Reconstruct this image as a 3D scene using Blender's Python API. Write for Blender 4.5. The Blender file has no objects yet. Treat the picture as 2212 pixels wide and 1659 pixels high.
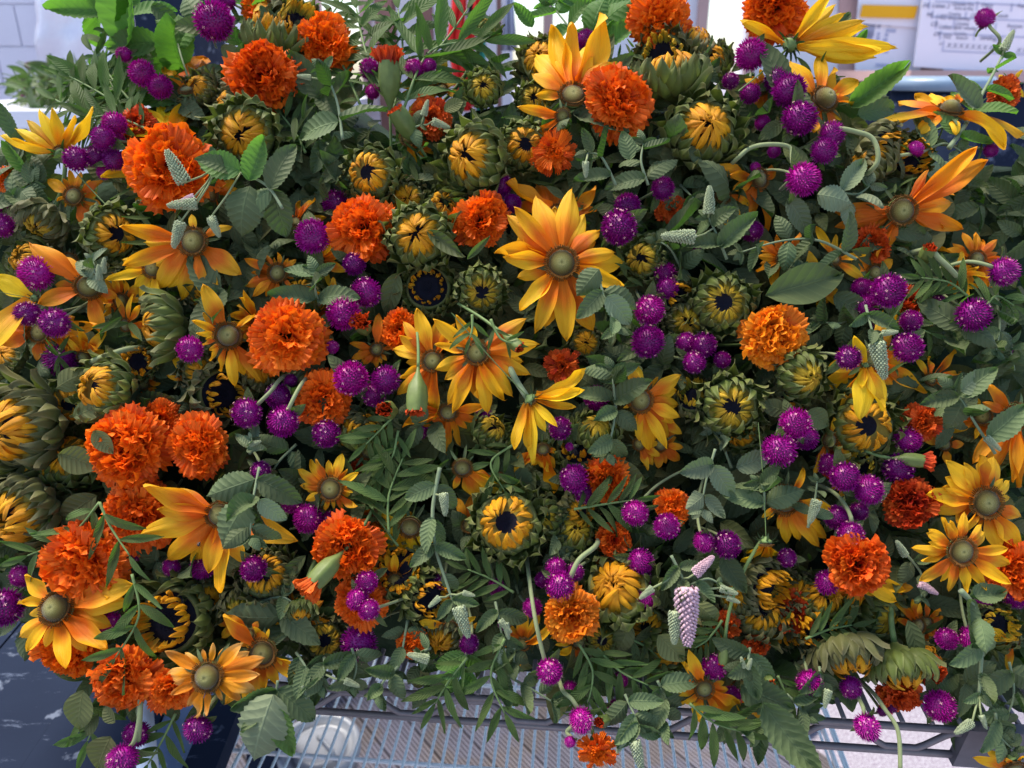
import bpy, math, random
import numpy as np
from mathutils import Vector, Matrix, noise
rng = np.random.default_rng(7)
random.seed(7)
scene = bpy.context.scene
COL = scene.collection

# ------------------------------------------------------------------ camera
PITCH = math.radians(22.0)
CAM = Vector((0.0, 0.0, 1.55))
FPX = 1671.0
F = Vector((0, math.cos(PITCH), -math.sin(PITCH)))
U = Vector((0, math.sin(PITCH), math.cos(PITCH)))
R = Vector((1, 0, 0))
B = -F
cam_d = bpy.data.cameras.new('camera')
cam = bpy.data.objects.new('camera', cam_d)
COL.objects.link(cam)
cam.location = CAM
cam.rotation_euler = (math.radians(90) - PITCH, 0, 0)
cam_d.sensor_width = 36
cam_d.lens = 36 * FPX / 2212
cam_d.clip_start = 0.02
cam_d.clip_end = 500
cam_d.dof.use_dof = True
cam_d.dof.focus_distance = 0.70
cam_d.dof.aperture_fstop = 6.5
scene.camera = cam

# ------------------------------------------------------------------ light
SUN_EL, SUN_AZ = math.radians(66), math.radians(-62)     # behind the heap, a little to the left
w = bpy.data.worlds.new("World"); scene.world = w; w.use_nodes = True
nt = w.node_tree
sky = nt.nodes.new('ShaderNodeTexSky'); sky.sky_type = 'NISHITA'; sky.sun_disc = False
sky.sun_elevation = SUN_EL; sky.sun_rotation = SUN_AZ
sky.air_density = 1.0; sky.dust_density = 1.2; sky.ozone_density = 1.0
bg = nt.nodes['Background']; bg.inputs['Strength'].default_value = 0.15
nt.links.new(sky.outputs[0], bg.inputs['Color'])
sun_d = bpy.data.lights.new('sun', 'SUN'); sun_d.energy = 3.4; sun_d.angle = math.radians(26); sun_d.color = (1, .92, .80)
sun = bpy.data.objects.new('sun', sun_d); COL.objects.link(sun)
sd = Vector((math.sin(SUN_AZ) * math.cos(SUN_EL), math.cos(SUN_AZ) * math.cos(SUN_EL), math.sin(SUN_EL)))
sun.rotation_euler = sd.to_track_quat('Z', 'Y').to_euler()
scene.view_settings.view_transform = 'Standard'
scene.view_settings.look = 'None'
scene.view_settings.exposure = 0.98
scene.view_settings.gamma = 1.0

# ------------------------------------------------------------------ placing
def surf(x, y):
    """depth of the face of the flower heap (metres along the view) under a photo point"""
    ys = [-100, 0, 200, 400, 800, 1200, 1650]; ds = [.90, .84, .79, .755, .715, .685, .665]
    d = float(np.interp(y, ys, ds))
    d += .03 * abs((x - 1106) / 1106) ** 2
    return d
def at(x, y, D):
    x, y, D = float(x), float(y), float(D)
    return CAM + D * (F + (x - 1106) / FPX * R + (829.5 - y) / FPX * U)
def on_heap(x, y, off=0.0):
    return at(x, y, surf(x, y) + off)
def on_plane(x, y, z):
    x, y = float(x), float(y)
    d = F + (x - 1106) / FPX * R + (829.5 - y) / FPX * U
    return CAM + d * ((z - CAM.z) / d.z)
def on_wall(x, y, Y):
    x, y = float(x), float(y)
    d = F + (x - 1106) / FPX * R + (829.5 - y) / FPX * U
    return CAM + d * (Y / d.y)

# ------------------------------------------------------------------ mesh helpers
class MB:
    def __init__(s): s.v = []; s.f = []; s.uv = []; s.m = []; s.n = 0
    def add(s, v, f, uv=None, m=0):
        v = np.asarray(v, float).reshape(-1, 3)
        if uv is None: uv = np.zeros((len(v), 2))
        s.v.append(v); s.uv.append(np.asarray(uv, float).reshape(-1, 2))
        for q in f: s.f.append(tuple(int(i) + s.n for i in q))
        s.m += [m] * len(f); s.n += len(v)
    def mesh(s, name, mats, smooth=True):
        V = np.concatenate(s.v); UV = np.concatenate(s.uv)
        me = bpy.data.meshes.new(name)
        me.from_pydata(V.tolist(), [], s.f)
        li = np.empty(len(me.loops), np.int32); me.loops.foreach_get('vertex_index', li)
        ul = me.uv_layers.new(name='UVMap'); ul.data.foreach_set('uv', UV[li].ravel())
        for m in mats: me.materials.append(m)
        me.polygons.foreach_set('material_index', s.m)
        if smooth: me.polygons.foreach_set('use_smooth', [True] * len(me.polygons))
        me.update()
        return me
def grid_faces(nv, nu, wrap=False):
    f = []
    for i in range(nv - 1):
        for j in range(nu - (0 if wrap else 1)):
            k = (j + 1) % nu
            f.append((i * nu + j, i * nu + k, (i + 1) * nu + k, (i + 1) * nu + j))
    return f
def box(mb, lo, hi, m=0, M=None):
    x0, y0, z0 = lo; x1, y1, z1 = hi
    v = np.array([(x0,y0,z0),(x1,y0,z0),(x1,y1,z0),(x0,y1,z0),(x0,y0,z1),(x1,y0,z1),(x1,y1,z1),(x0,y1,z1)], float)
    if M is not None: v = np.array([tuple(M @ Vector(p)) for p in v])
    mb.add(v, [(0,3,2,1),(4,5,6,7),(0,1,5,4),(1,2,6,5),(2,3,7,6),(3,0,4,7)], m=m)
def tube(mb, pts, rad, n=8, m=0, cap=True):
    pts = [Vector(p) for p in pts]; N = len(pts)
    if not hasattr(rad, '__len__'): rad = [rad] * N
    t0 = (pts[1] - pts[0]).normalized(); a = t0.orthogonal().normalized()
    V = []; UVs = []
    for i, p in enumerate(pts):
        t = (pts[min(i + 1, N - 1)] - pts[max(i - 1, 0)]).normalized()
        a = (a - t * a.dot(t)).normalized(); b = t.cross(a)
        for k in range(n):
            an = 2 * math.pi * k / n
            V.append(tuple(p + (a * math.cos(an) + b * math.sin(an)) * rad[i])); UVs.append((k / n, i / (N - 1)))
    f = grid_faces(N, n, True)
    if cap:
        f.append(tuple(range(n))[::-1]); f.append(tuple((N - 1) * n + k for k in range(n)))
    mb.add(V, f, UVs, m)
def lathe(mb, prof, n=24, m=0, jit=0.0):
    V = []; UVs = []
    for i, (r, z) in enumerate(prof):
        for k in range(n):
            an = 2 * math.pi * k / n; rr = r * (1 + jit * math.sin(an * 3 + i))
            V.append((rr * math.cos(an), rr * math.sin(an), z)); UVs.append((k / n, i / (len(prof) - 1)))
    mb.add(V, grid_faces(len(prof), n, True), UVs, m)
def ribbon(L=1, wf=None, nu=7, nv=12, th=(0, 0), cross=None, twist=0.0, side=0.0, normal=True):
    """leaf or petal surface along +X; th = start and end elevation in degrees, or a function of v"""
    v = np.linspace(0, 1, nv); u = np.linspace(-1, 1, nu)
    t = np.radians(th(v)) if callable(th) else np.radians(th[0] + (th[1] - th[0]) * v)
    x = np.concatenate([[0], np.cumsum(np.cos((t[1:] + t[:-1]) / 2))]) / (nv - 1)
    z = np.concatenate([[0], np.cumsum(np.sin((t[1:] + t[:-1]) / 2))]) / (nv - 1)
    if normal:
        s = 1 / max(.3, math.hypot(x[-1], z[-1])) if abs(t).max() < 1.3 else 1.0
        x *= s; z *= s
    P = np.zeros((nv, nu, 3))
    for i in range(nv):
        wv = wf(v[i]); dy = u * wv; dz = cross(u, v[i]) if cross else np.zeros(nu)
        a = twist * v[i]
        dy2 = dy * math.cos(a) - dz * math.sin(a); dz2 = dy * math.sin(a) + dz * math.cos(a)
        P[i, :, 0] = x[i] - math.sin(t[i]) * dz2
        P[i, :, 1] = dy2 + side * v[i] ** 2
        P[i, :, 2] = z[i] + math.cos(t[i]) * dz2
    uv = np.stack(np.broadcast_arrays((u[None, :] + 1) / 2, v[:, None]), -1)
    return P * L, uv
def frame(loc, X, Z):
    X = Vector(X).normalized(); Z = Vector(Z); Z = (Z - X * Z.dot(X)).normalized(); Y = Z.cross(X)
    M = Matrix((X, Y, Z)).transposed().to_4x4(); M.translation = loc
    return M
def facing(loc, f, spin=0.0):
    f = Vector(f).normalized(); X = (R - f * f.dot(R)).normalized(); Y = f.cross(X)
    X2 = X * math.cos(spin) + Y * math.sin(spin)
    return frame(loc, X2, f)

# ------------------------------------------------------------------ objects
def link(name, data, M=None, parent=None):
    o = bpy.data.objects.new(name, data); COL.objects.link(o)
    if parent is not None: o.parent = parent
    if M is not None: o.matrix_basis = M
    return o
def tag(o, label=None, cat=None, group=None, kind=None):
    if label: o['label'] = label
    if cat: o['category'] = cat
    if group: o['group'] = group
    if kind: o['kind'] = kind
    return o
def stuff(o): o['kind'] = 'stuff'; return o

# ------------------------------------------------------------------ materials
def rgb(c): return (c[0], c[1], c[2], 1)
class NT:
    def __init__(s, name):
        s.m = bpy.data.materials.new(name); s.m.use_nodes = True; s.t = s.m.node_tree; s.t.nodes.clear()
    def n(s, typ, **kw):
        nd = s.t.nodes.new(typ)
        for k, v in kw.items(): setattr(nd, k, v)
        return nd
    def l(s, a, b): s.t.links.new(a, b)
    def math(s, op, a, b=None, c=None, clamp=False):
        nd = s.n('ShaderNodeMath', operation=op); nd.use_clamp = clamp
        for i, x in enumerate((a, b, c)):
            if x is None: continue
            if isinstance(x, (int, float)): nd.inputs[i].default_value = x
            else: s.l(x, nd.inputs[i])
        return nd.outputs[0]
    def mix(s, fac, a, b, mode='MIX'):
        nd = s.n('ShaderNodeMix', data_type='RGBA', blend_type=mode)
        for i, x in ((0, fac), (6, a), (7, b)):
            if isinstance(x, (int, float)): nd.inputs[i].default_value = x
            elif isinstance(x, tuple): nd.inputs[i].default_value = rgb(x)
            else: s.l(x, nd.inputs[i])
        return nd.outputs[2]
    def noise(s, scale, detail=3, vec=None, rough=.5):
        nd = s.n('ShaderNodeTexNoise'); nd.inputs['Scale'].default_value = scale; nd.inputs['Detail'].default_value = detail
        nd.inputs['Roughness'].default_value = rough
        if vec is not None: s.l(vec, nd.inputs['Vector'])
        return nd.outputs['Fac']
    def ramp(s, fac, stops):
        nd = s.n('ShaderNodeValToRGB'); e = nd.color_ramp.elements
        while len(e) < len(stops): e.new(.5)
        for i, (p, c) in enumerate(stops): e[i].position = p; e[i].color = rgb(c)
        s.l(fac, nd.inputs[0]); return nd.outputs[0]
    def maprange(s, x, a, b, c=0.0, d=1.0):
        nd = s.n('ShaderNodeMapRange'); s.l(x, nd.inputs[0])
        for i, q in enumerate((a, b, c, d)): nd.inputs[i + 1].default_value = q
        return nd.outputs[0]
    def out(s, col, rough=.6, spec=.3, trans=0.0, tcol=None, bump=None, bstr=.3, bdist=.001, sheen=0.0, metal=0.0, sheen_tint=None):
        p = s.n('ShaderNodeBsdfPrincipled')
        if isinstance(col, tuple): p.inputs['Base Color'].default_value = rgb(col)
        else: s.l(col, p.inputs['Base Color'])
        if isinstance(rough, (int, float)): p.inputs['Roughness'].default_value = rough
        else: s.l(rough, p.inputs['Roughness'])
        p.inputs['Specular IOR Level'].default_value = spec
        p.inputs['Metallic'].default_value = metal
        if sheen:
            p.inputs['Sheen Weight'].default_value = sheen; p.inputs['Sheen Roughness'].default_value = .4
            if sheen_tint: p.inputs['Sheen Tint'].default_value = rgb(sheen_tint)
        nrm = None
        if bump is not None:
            bn = s.n('ShaderNodeBump'); bn.inputs['Strength'].default_value = bstr; bn.inputs['Distance'].default_value = bdist
            s.l(bump, bn.inputs['Height']); nrm = bn.outputs[0]; s.l(nrm, p.inputs['Normal'])
        o = s.n('ShaderNodeOutputMaterial')
        if trans > 0:
            t = s.n('ShaderNodeBsdfTranslucent')
            tc = tcol if tcol is not None else col
            if isinstance(tc, tuple): t.inputs[0].default_value = rgb(tc)
            else: s.l(tc, t.inputs[0])
            if nrm is not None: s.l(nrm, t.inputs['Normal'])
            mx = s.n('ShaderNodeMixShader'); mx.inputs[0].default_value = trans
            s.l(p.outputs[0], mx.inputs[1]); s.l(t.outputs[0], mx.inputs[2]); s.l(mx.outputs[0], o.inputs[0])
        else: s.l(p.outputs[0], o.inputs[0])
        return s.m
    def uv(s):
        nd = s.n('ShaderNodeUVMap'); sp = s.n('ShaderNodeSeparateXYZ'); s.l(nd.outputs[0], sp.inputs[0])
        return sp.outputs[0], sp.outputs[1], nd.outputs[0]
    def rand(s): return s.n('ShaderNodeObjectInfo').outputs['Random']
    def pos(s): return s.n('ShaderNodeTexCoord').outputs['Object']
    def wpos(s): return s.n('ShaderNodeNewGeometry').outputs['Position']

def plain(name, col, rough=.6, spec=.3, var=.15, scale=40, bump=.2, bdist=.001, metal=0.0, sheen=0.0):
    k = NT(name); nz = k.noise(scale, 4, k.wpos())
    dark = tuple(c * (1 - var) for c in col); lite = tuple(min(1, c * (1 + var)) for c in col)
    return k.out(k.mix(nz, dark, lite), rough, spec, bump=nz, bstr=bump, bdist=bdist, metal=metal, sheen=sheen)

def petal_mat(name, base, tip, edge=.5, trans=.34, streak=.25, rough=.5):
    k = NT(name); u, v, uvv = k.uv(); r = k.rand()
    nz = k.noise(14, 2, k.wpos())
    vv = k.math('ADD', v, k.math('MULTIPLY', k.math('SUBTRACT', nz, .5), .35))
    vv = k.math('ADD', vv, k.math('MULTIPLY', k.math('SUBTRACT', r, .5), .35))
    ua = k.math('ABSOLUTE', k.math('SUBTRACT', u, .5))
    vv = k.math('ADD', vv, k.math('MULTIPLY', ua, .35))
    t = k.maprange(vv, edge - .12, edge + .17)
    c = k.mix(t, base, tip)
    # fine lengthwise veins
    mp = k.n('ShaderNodeMapping'); mp.inputs['Scale'].default_value = (34, 1.6, 1); k.l(uvv, mp.inputs[0])
    st = k.noise(1.0, 3, mp.outputs[0])
    dark = k.mix(1.0, c, (.80, .66, .5), 'MULTIPLY')
    c = k.mix(k.math('MULTIPLY', k.maprange(st, .45, .7), streak * 1.9, clamp=True), c, dark)
    fleck = k.noise(130, 2, k.wpos()); c = k.mix(k.maprange(fleck, .74, .80, 0, .6), c, (.30, .10, .01))
    hsv = k.n('ShaderNodeHueSaturation'); k.l(c, hsv.inputs['Color'])
    k.l(k.maprange(r, 0, 1, .80, 1.08), hsv.inputs['Value']); k.l(k.maprange(r, 0, 1, .492, .506), hsv.inputs['Hue'])
    return k.out(hsv.outputs[0], rough, .3, trans, bump=st, bstr=.7, bdist=.0012)

def leaf_mat(name, front, back, trans=.18, tcol=(.09, .24, .025), veins=9.0, sheen=.25, vein_col=None, slant=1.15):
    k = NT(name); u, v, uvv = k.uv(); r = k.rand()
    au = k.math('MULTIPLY', k.math('ABSOLUTE', k.math('SUBTRACT', u, .5)), 2)
    ph = k.math('FRACT', k.math('MULTIPLY', k.math('SUBTRACT', v, k.math('MULTIPLY', au, .16 * slant)), veins))
    tri = k.math('ABSOLUTE', k.math('SUBTRACT', ph, .5))
    side = k.maprange(tri, .40, .49)                      # thin side veins
    mid = k.maprange(au, .07, .02)
    vein = k.math('MAXIMUM', k.math('MULTIPLY', side, .7), mid)
    pn = k.noise(55, 3, k.wpos()); big = k.noise(9, 2, k.wpos())
    f2 = tuple(c * .55 for c in front); fc = k.mix(k.maprange(big, .35, .68), f2, front)
    warm = k.noise(17, 2, k.wpos()); fc = k.mix(k.maprange(warm, .45, .72, 0, .75), fc, (front[0] * 2.1, front[1] * 1.35, front[2] * .9))
    fc = k.mix(k.math('MULTIPLY', pn, .35), fc, tuple(min(1, c * 1.5) for c in front))
    vc = vein_col or tuple(min(1, c * 1.9 + .015) for c in front)
    fc = k.mix(k.math('MULTIPLY', vein, .38), fc, vc)
    spot = k.noise(75, 2, k.wpos()); fc = k.mix(k.maprange(spot, .73, .78, 0, .7), fc, (.13, .085, .03))
    bc = k.mix(k.math('MULTIPLY', vein, .6), back, tuple(min(1, c * 1.5) for c in back))
    geo = k.n('ShaderNodeNewGeometry')
    c = k.mix(geo.outputs['Backfacing'], fc, bc)
    hsv = k.n('ShaderNodeHueSaturation'); k.l(c, hsv.inputs['Color'])
    k.l(k.maprange(r, 0, 1, .75, 1.25), hsv.inputs['Value']); k.l(k.maprange(r, 0, 1, .485, .51), hsv.inputs['Hue'])
    puff = k.math('SUBTRACT', k.math('MULTIPLY', k.math('SINE', k.math('MULTIPLY', ph, 3.1416)), .8), k.math('MULTIPLY', mid, 1.0))
    h = k.math('ADD', puff, k.math('MULTIPLY', pn, .7))
    return k.out(hsv.outputs[0], .6, .2, trans, tcol, h, .55, .0011, sheen=sheen, sheen_tint=(.85, .95, .80))

M_ = {}
M_['p_yel']  = petal_mat('petal golden yellow', (.92, .225, .003), (.98, .53, .014), .50)
M_['p_lem']  = petal_mat('petal bright yellow', (.92, .36, .005), (.95, .60, .014), .32)
M_['p_ora']  = petal_mat('petal amber orange', (.86, .20, .004), (.92, .36, .008), .55)
M_['p_pnk']  = petal_mat('petal yellow pink tip', (.90, .33, .010), (.92, .50, .12), .80)
M_['ray']    = petal_mat('sunflower ray', (.50, .33, .02), (.90, .42, .012), .22, .2, .8)
M_['ray_g']  = petal_mat('sunflower young ray', (.26, .28, .03), (.70, .46, .03), .40, .2, .8)
M_['mar']    = petal_mat('marigold orange', (.82, .066, .003), (1.0, .18, .006), .34, .25, .3, .55)
M_['mar_l']  = petal_mat('marigold light orange', (.88, .14, .003), (.98, .29, .008), .40, .25, .3, .55)
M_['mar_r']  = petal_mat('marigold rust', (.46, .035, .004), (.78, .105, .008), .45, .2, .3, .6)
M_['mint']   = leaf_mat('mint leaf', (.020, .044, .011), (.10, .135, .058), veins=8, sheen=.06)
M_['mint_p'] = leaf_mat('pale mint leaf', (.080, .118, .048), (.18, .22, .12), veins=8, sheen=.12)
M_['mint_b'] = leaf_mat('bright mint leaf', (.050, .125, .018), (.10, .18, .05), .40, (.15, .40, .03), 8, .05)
M_['lance']  = leaf_mat('lance leaf', (.034, .056, .015), (.09, .11, .04), .22, (.12, .26, .03), 7, .05)
M_['olive']  = leaf_mat('olive sunflower leaf', (.070, .080, .022), (.13, .14, .05), .22, (.2, .28, .04), 8, .06)
M_['mleaf']  = leaf_mat('marigold leaflet', (.030, .062, .013), (.07, .11, .03), .3, (.14, .36, .03), 12, .04)
M_['bract']  = None

def bract_mat(name, mid, rim, trans=.18):
    k = NT(name); u, v, uvv = k.uv(); r = k.rand()
    au = k.math('MULTIPLY', k.math('ABSOLUTE', k.math('SUBTRACT', u, .5)), 2)
    mp = k.n('ShaderNodeMapping'); mp.inputs['Scale'].default_value = (22, 1.2, 1); k.l(uvv, mp.inputs[0])
    st = k.noise(1.0, 3, mp.outputs[0]); big = k.noise(25, 2, k.wpos())
    c = k.mix(k.maprange(big, .3, .7), tuple(x * .65 for x in mid), mid)
    c = k.mix(k.math('MULTIPLY', st, .4), c, tuple(min(1, x * 1.5) for x in mid))
    c = k.mix(k.math('MULTIPLY', k.maprange(au, .72, 1.0), .75), c, rim)
    c = k.mix(k.math('MULTIPLY', k.maprange(v, .6, 1.0), .35), c, (.22, .17, .09))
    hsv = k.n('ShaderNodeHueSaturation'); k.l(c, hsv.inputs['Color'])
    k.l(k.maprange(r, 0, 1, .8, 1.2), hsv.inputs['Value'])
    return k.out(hsv.outputs[0], .6, .3, trans, (.2, .28, .04), st, .4, .0008, sheen=.08, sheen_tint=(.9, .95, .8))
M_['bract'] = bract_mat('sunflower bract', (.105, .135, .024), (.24, .26, .09))
M_['bract_d'] = bract_mat('dull sunflower bract', (.105, .105, .032), (.20, .19, .09))
def disc_mat(name):
    k = NT(name); p = k.pos(); sp = k.n('ShaderNodeSeparateXYZ'); k.l(p, sp.inputs[0])
    rr = k.math('SQRT', k.math('ADD', k.math('MULTIPLY', sp.outputs[0], sp.outputs[0]), k.math('MULTIPLY', sp.outputs[1], sp.outputs[1])))
    c = k.ramp(rr, [(0, (.12, .12, .03)), (.2, (.33, .31, .11)), (.55, (.20, .17, .04)), (.8, (.12, .07, .012)), (1.0, (.06, .022, .005))])
    vo = k.n('ShaderNodeTexVoronoi'); vo.inputs['Scale'].default_value = 17; k.l(p, vo.inputs['Vector'])
    c = k.mix(k.math('MULTIPLY', k.maprange(vo.outputs['Distance'], .25, .6), .45), c, (.13, .12, .03))
    return k.out(c, .7, .2, bump=k.math('SUBTRACT', 1, vo.outputs['Distance']), bstr=.6, bdist=.001, sheen=.3)
M_['disc'] = disc_mat('green cone')
M_['floret'] = plain('brown floret', (.13, .055, .008), .7, .2, .6, 300)
M_['dark'] = plain('dark sunflower centre', (.006, .006, .014), .8, .2, .6, 400, .5)
M_['green'] = plain('stem green', (.13, .20, .06), .55, .3, .25, 120, sheen=.05)
M_['stem_p'] = plain('pale fuzzy stem', (.22, .26, .12), .65, .2, .2, 150, sheen=.15)
M_['stem_g'] = plain('grey green stem', (.17, .22, .12), .65, .2, .2, 150, sheen=.15)
k = NT('gomphrena bract'); u, v, uvv = k.uv(); r = k.rand()
c = k.mix(k.maprange(v, 0, 1), (.14, .001, .09), (.54, .010, .38))
hsv = k.n('ShaderNodeHueSaturation'); k.l(c, hsv.inputs['Color']); k.l(k.maprange(r, 0, 1, .62, 1.3), hsv.inputs['Value']); k.l(k.maprange(r, 0, 1, .485, .515), hsv.inputs['Hue'])
M_['gom'] = k.out(hsv.outputs[0], .42, .4, .15)
M_['speck'] = plain('cream floret', (.75, .42, .40), .6, .3, .2, 300)
M_['spike'] = plain('mint spike green', (.32, .37, .22), .75, .2, .3, 500, sheen=.1)
M_['spike_p'] = plain('mint spike pink', (.56, .37, .42), .75, .2, .3, 500, sheen=.1)
M_['mbud'] = plain('marigold cup', (.12, .16, .04), .5, .3, .35, 160)
M_['ochre'] = plain('young floret ochre', (.22, .17, .03), .8, .2, .4, 300, .4)
# ------------------------------------------------------------------ shape libraries (mesh data shared by copies)
def petal_mesh(name, mat, W=.16, th=(0, 0), cup=.1, groove=.02, twist=0, side=0, notch=.02, seed=0, nu=9, nv=15, base=.38, ruf=0.0):
    rs = np.random.default_rng(seed); a, b_, c_ = rs.uniform(0, 6.28, 3); W *= 1.12
    def wf(v):
        s = min(1, v / .5); s = s * s * (3 - 2 * s)
        return W * (base + (1 - base) * s) * max(0.0, 1 - v ** 3.4) ** .6 * (1 + .05 * math.sin(9 * v + a)) + 1e-4
    def cross(u, v):
        g = -groove * (np.exp(-((np.abs(u) - .38) / .16) ** 2)) * min(1, v * 4) + .35 * groove * np.exp(-(u / .2) ** 2)
        return g + cup * W * (u ** 2) + ruf * W * np.abs(u) * np.sin(11 * v + b_ + (u > 0) * 2.1) + .02 * math.sin(7 * v + c_) * u
    P, uv = ribbon(1, wf, nu, nv, th, cross, twist, side)
    u = np.linspace(-1, 1, nu)
    P[-3:, :, 0] += notch * np.cos(u * 9.4)[None, :] * np.array([.3, .7, 1])[:, None]
    mb = MB(); mb.add(P.reshape(-1, 3), grid_faces(nv, nu), uv.reshape(-1, 2))
    return mb.mesh(name, [mat])
SH = [dict(W=.155, th=(18, -22), cup=-.25), dict(W=.17, th=(8, -32), cup=-.35, twist=.15), dict(W=.14, th=(22, -6), cup=.35, twist=-.25),
      dict(W=.165, th=(2, -40), cup=-.2, side=.07), dict(W=.15, th=(25, -48), cup=-.4, side=-.06), dict(W=.135, th=(-6, 26), cup=.5, twist=.4),
      dict(W=.175, th=(12, -14), cup=.15, ruf=.12), dict(W=.145, th=(5, 5), cup=.6, twist=-.5, ruf=.1)]
TW = [dict(W=.13, th=(10, -50), cup=.7, twist=1.5, ruf=.2), dict(W=.12, th=(40, -60), cup=.8, twist=-1.2, ruf=.2), dict(W=.14, th=(-20, 50), cup=.8, twist=.9, side=.15, ruf=.2)]
RAYS = {}
for mk in ('p_yel', 'p_lem', 'p_ora', 'p_pnk'):
    RAYS[mk] = [petal_mesh('petal', M_[mk], groove=.026, seed=i, **s) for i, s in enumerate(SH)] + \
               [petal_mesh('petal', M_[mk], groove=.026, seed=20 + i, **s) for i, s in enumerate(TW)]
# cone and florets of a coneflower
def cone_mesh(h):
    mb = MB(); prof = []
    for i in range(13):
        a = i / 12 * math.pi / 2; r = math.sin(a); z = h * math.cos(a) ** .9
        if r < .22: z -= .10 * h * (1 - r / .22)
        prof.append((max(r, .001), z))
    prof.append((.97, -.25)); lathe(mb, prof[::-1], 28)
    for i in range(230):
        a = i * 2.39996; q = math.sqrt((i + .5) / 230) * math.pi / 2
        r = math.sin(q); z = h * max(0, math.cos(q)) ** .9
        if r < .22: z -= .10 * h * (1 - r / .22)
        nn = Vector((math.cos(a) * math.sin(q), math.sin(a) * math.sin(q), math.cos(q) / max(h, .3))).normalized(); t = nn.orthogonal().normalized(); s = nn.cross(t)
        c_ = Vector((r * math.cos(a), r * math.sin(a), z)); w_ = .040; hh = .05 + .08 * max(0, r - .5)
        mb.add([tuple(c_ + t * w_), tuple(c_ + s * w_), tuple(c_ - t * w_), tuple(c_ - s * w_), tuple(c_ + nn * hh)], [(0, 1, 4), (1, 2, 4), (2, 3, 4), (3, 0, 4)])
    return mb.mesh('cone', [M_['disc']])
CONES = [cone_mesh(.45), cone_mesh(.85), cone_mesh(1.15)]
def ring_mesh(n=58, rows=2):
    mb = MB(); rs = np.random.default_rng(3)
    for q in range(rows):
        for i in range(n):
            a = 2 * math.pi * (i + .5 * q) / n; r0 = .93 + .09 * q; z0 = .10 - .14 * q; L = rs.uniform(.18, .34)
            d = Vector((math.cos(a), math.sin(a), .9 - .7 * q)).normalized()
            p = Vector((r0 * math.cos(a), r0 * math.sin(a), z0)); s = .036
            t = Vector((-math.sin(a), math.cos(a), 0)); w_ = d.cross(t)
            e = p + d * L
            V = [p + t * s, p + w_ * s, p - t * s, p - w_ * s, e + t * s * 1.2, e + w_ * s * 1.2, e - t * s * 1.2, e - w_ * s * 1.2]
            mb.add([tuple(x) for x in V], [(0,1,5,4),(1,2,6,5),(2,3,7,6),(3,0,4,7),(4,5,6,7)])
    return mb.mesh('floret_ring', [M_['floret']], False)
RING = ring_mesh()
def sepal_mesh():
    mb = MB()
    P, uv = ribbon(1, lambda v: .11 * (1 - v ** 2) ** .8 * (.7 + .6 * v) + 1e-4, 5, 8, (25, -20), lambda u, v: .03 * np.abs(u))
    mb.add(P.reshape(-1, 3), grid_faces(8, 5), uv.reshape(-1, 2)); return mb.mesh('sepal', [M_['mint']])
SEPAL = sepal_mesh()
def cup_mesh():
    mb = MB(); lathe(mb, [(.2, -.9), (.3, -.6), (.75, -.35), (.95, -.1), (.9, 0)], 16); return mb.mesh('receptacle', [M_['green']])
CUP = cup_mesh()
def stem_mesh(bend, r=.035, seed=0, mat='green', tap=.8):
    mb = MB(); rs = np.random.default_rng(seed); a = rs.uniform(0, 6.28)
    pts = [Vector((bend * t * t * math.cos(a), bend * t * t * math.sin(a), -t)) for t in np.linspace(0, 1, 9)]
    tube(mb, pts, [r * (1 - (1 - tap) * t) for t in np.linspace(0, 1, 9)], 7); return mb.mesh('stem', [M_[mat]])
STEMS = [stem_mesh(b, .035, i) for i, b in enumerate((.1, .35, -.3, .6))]
STEMS_P = [stem_mesh(b, .028, i, 'stem_p') for i, b in enumerate((.2, .5, -.4))]
def S3(x, y=None, z=None):
    return Matrix.Diagonal((x, y if y is not None else x, z if z is not None else x, 1))

ITEMS = []   # every top-level plant: (object, kind, x, y, r, short noun, label or None)
def fdir(tx, ty, tb=1.0): return (R * tx + U * ty + B * tb).normalized()

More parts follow.
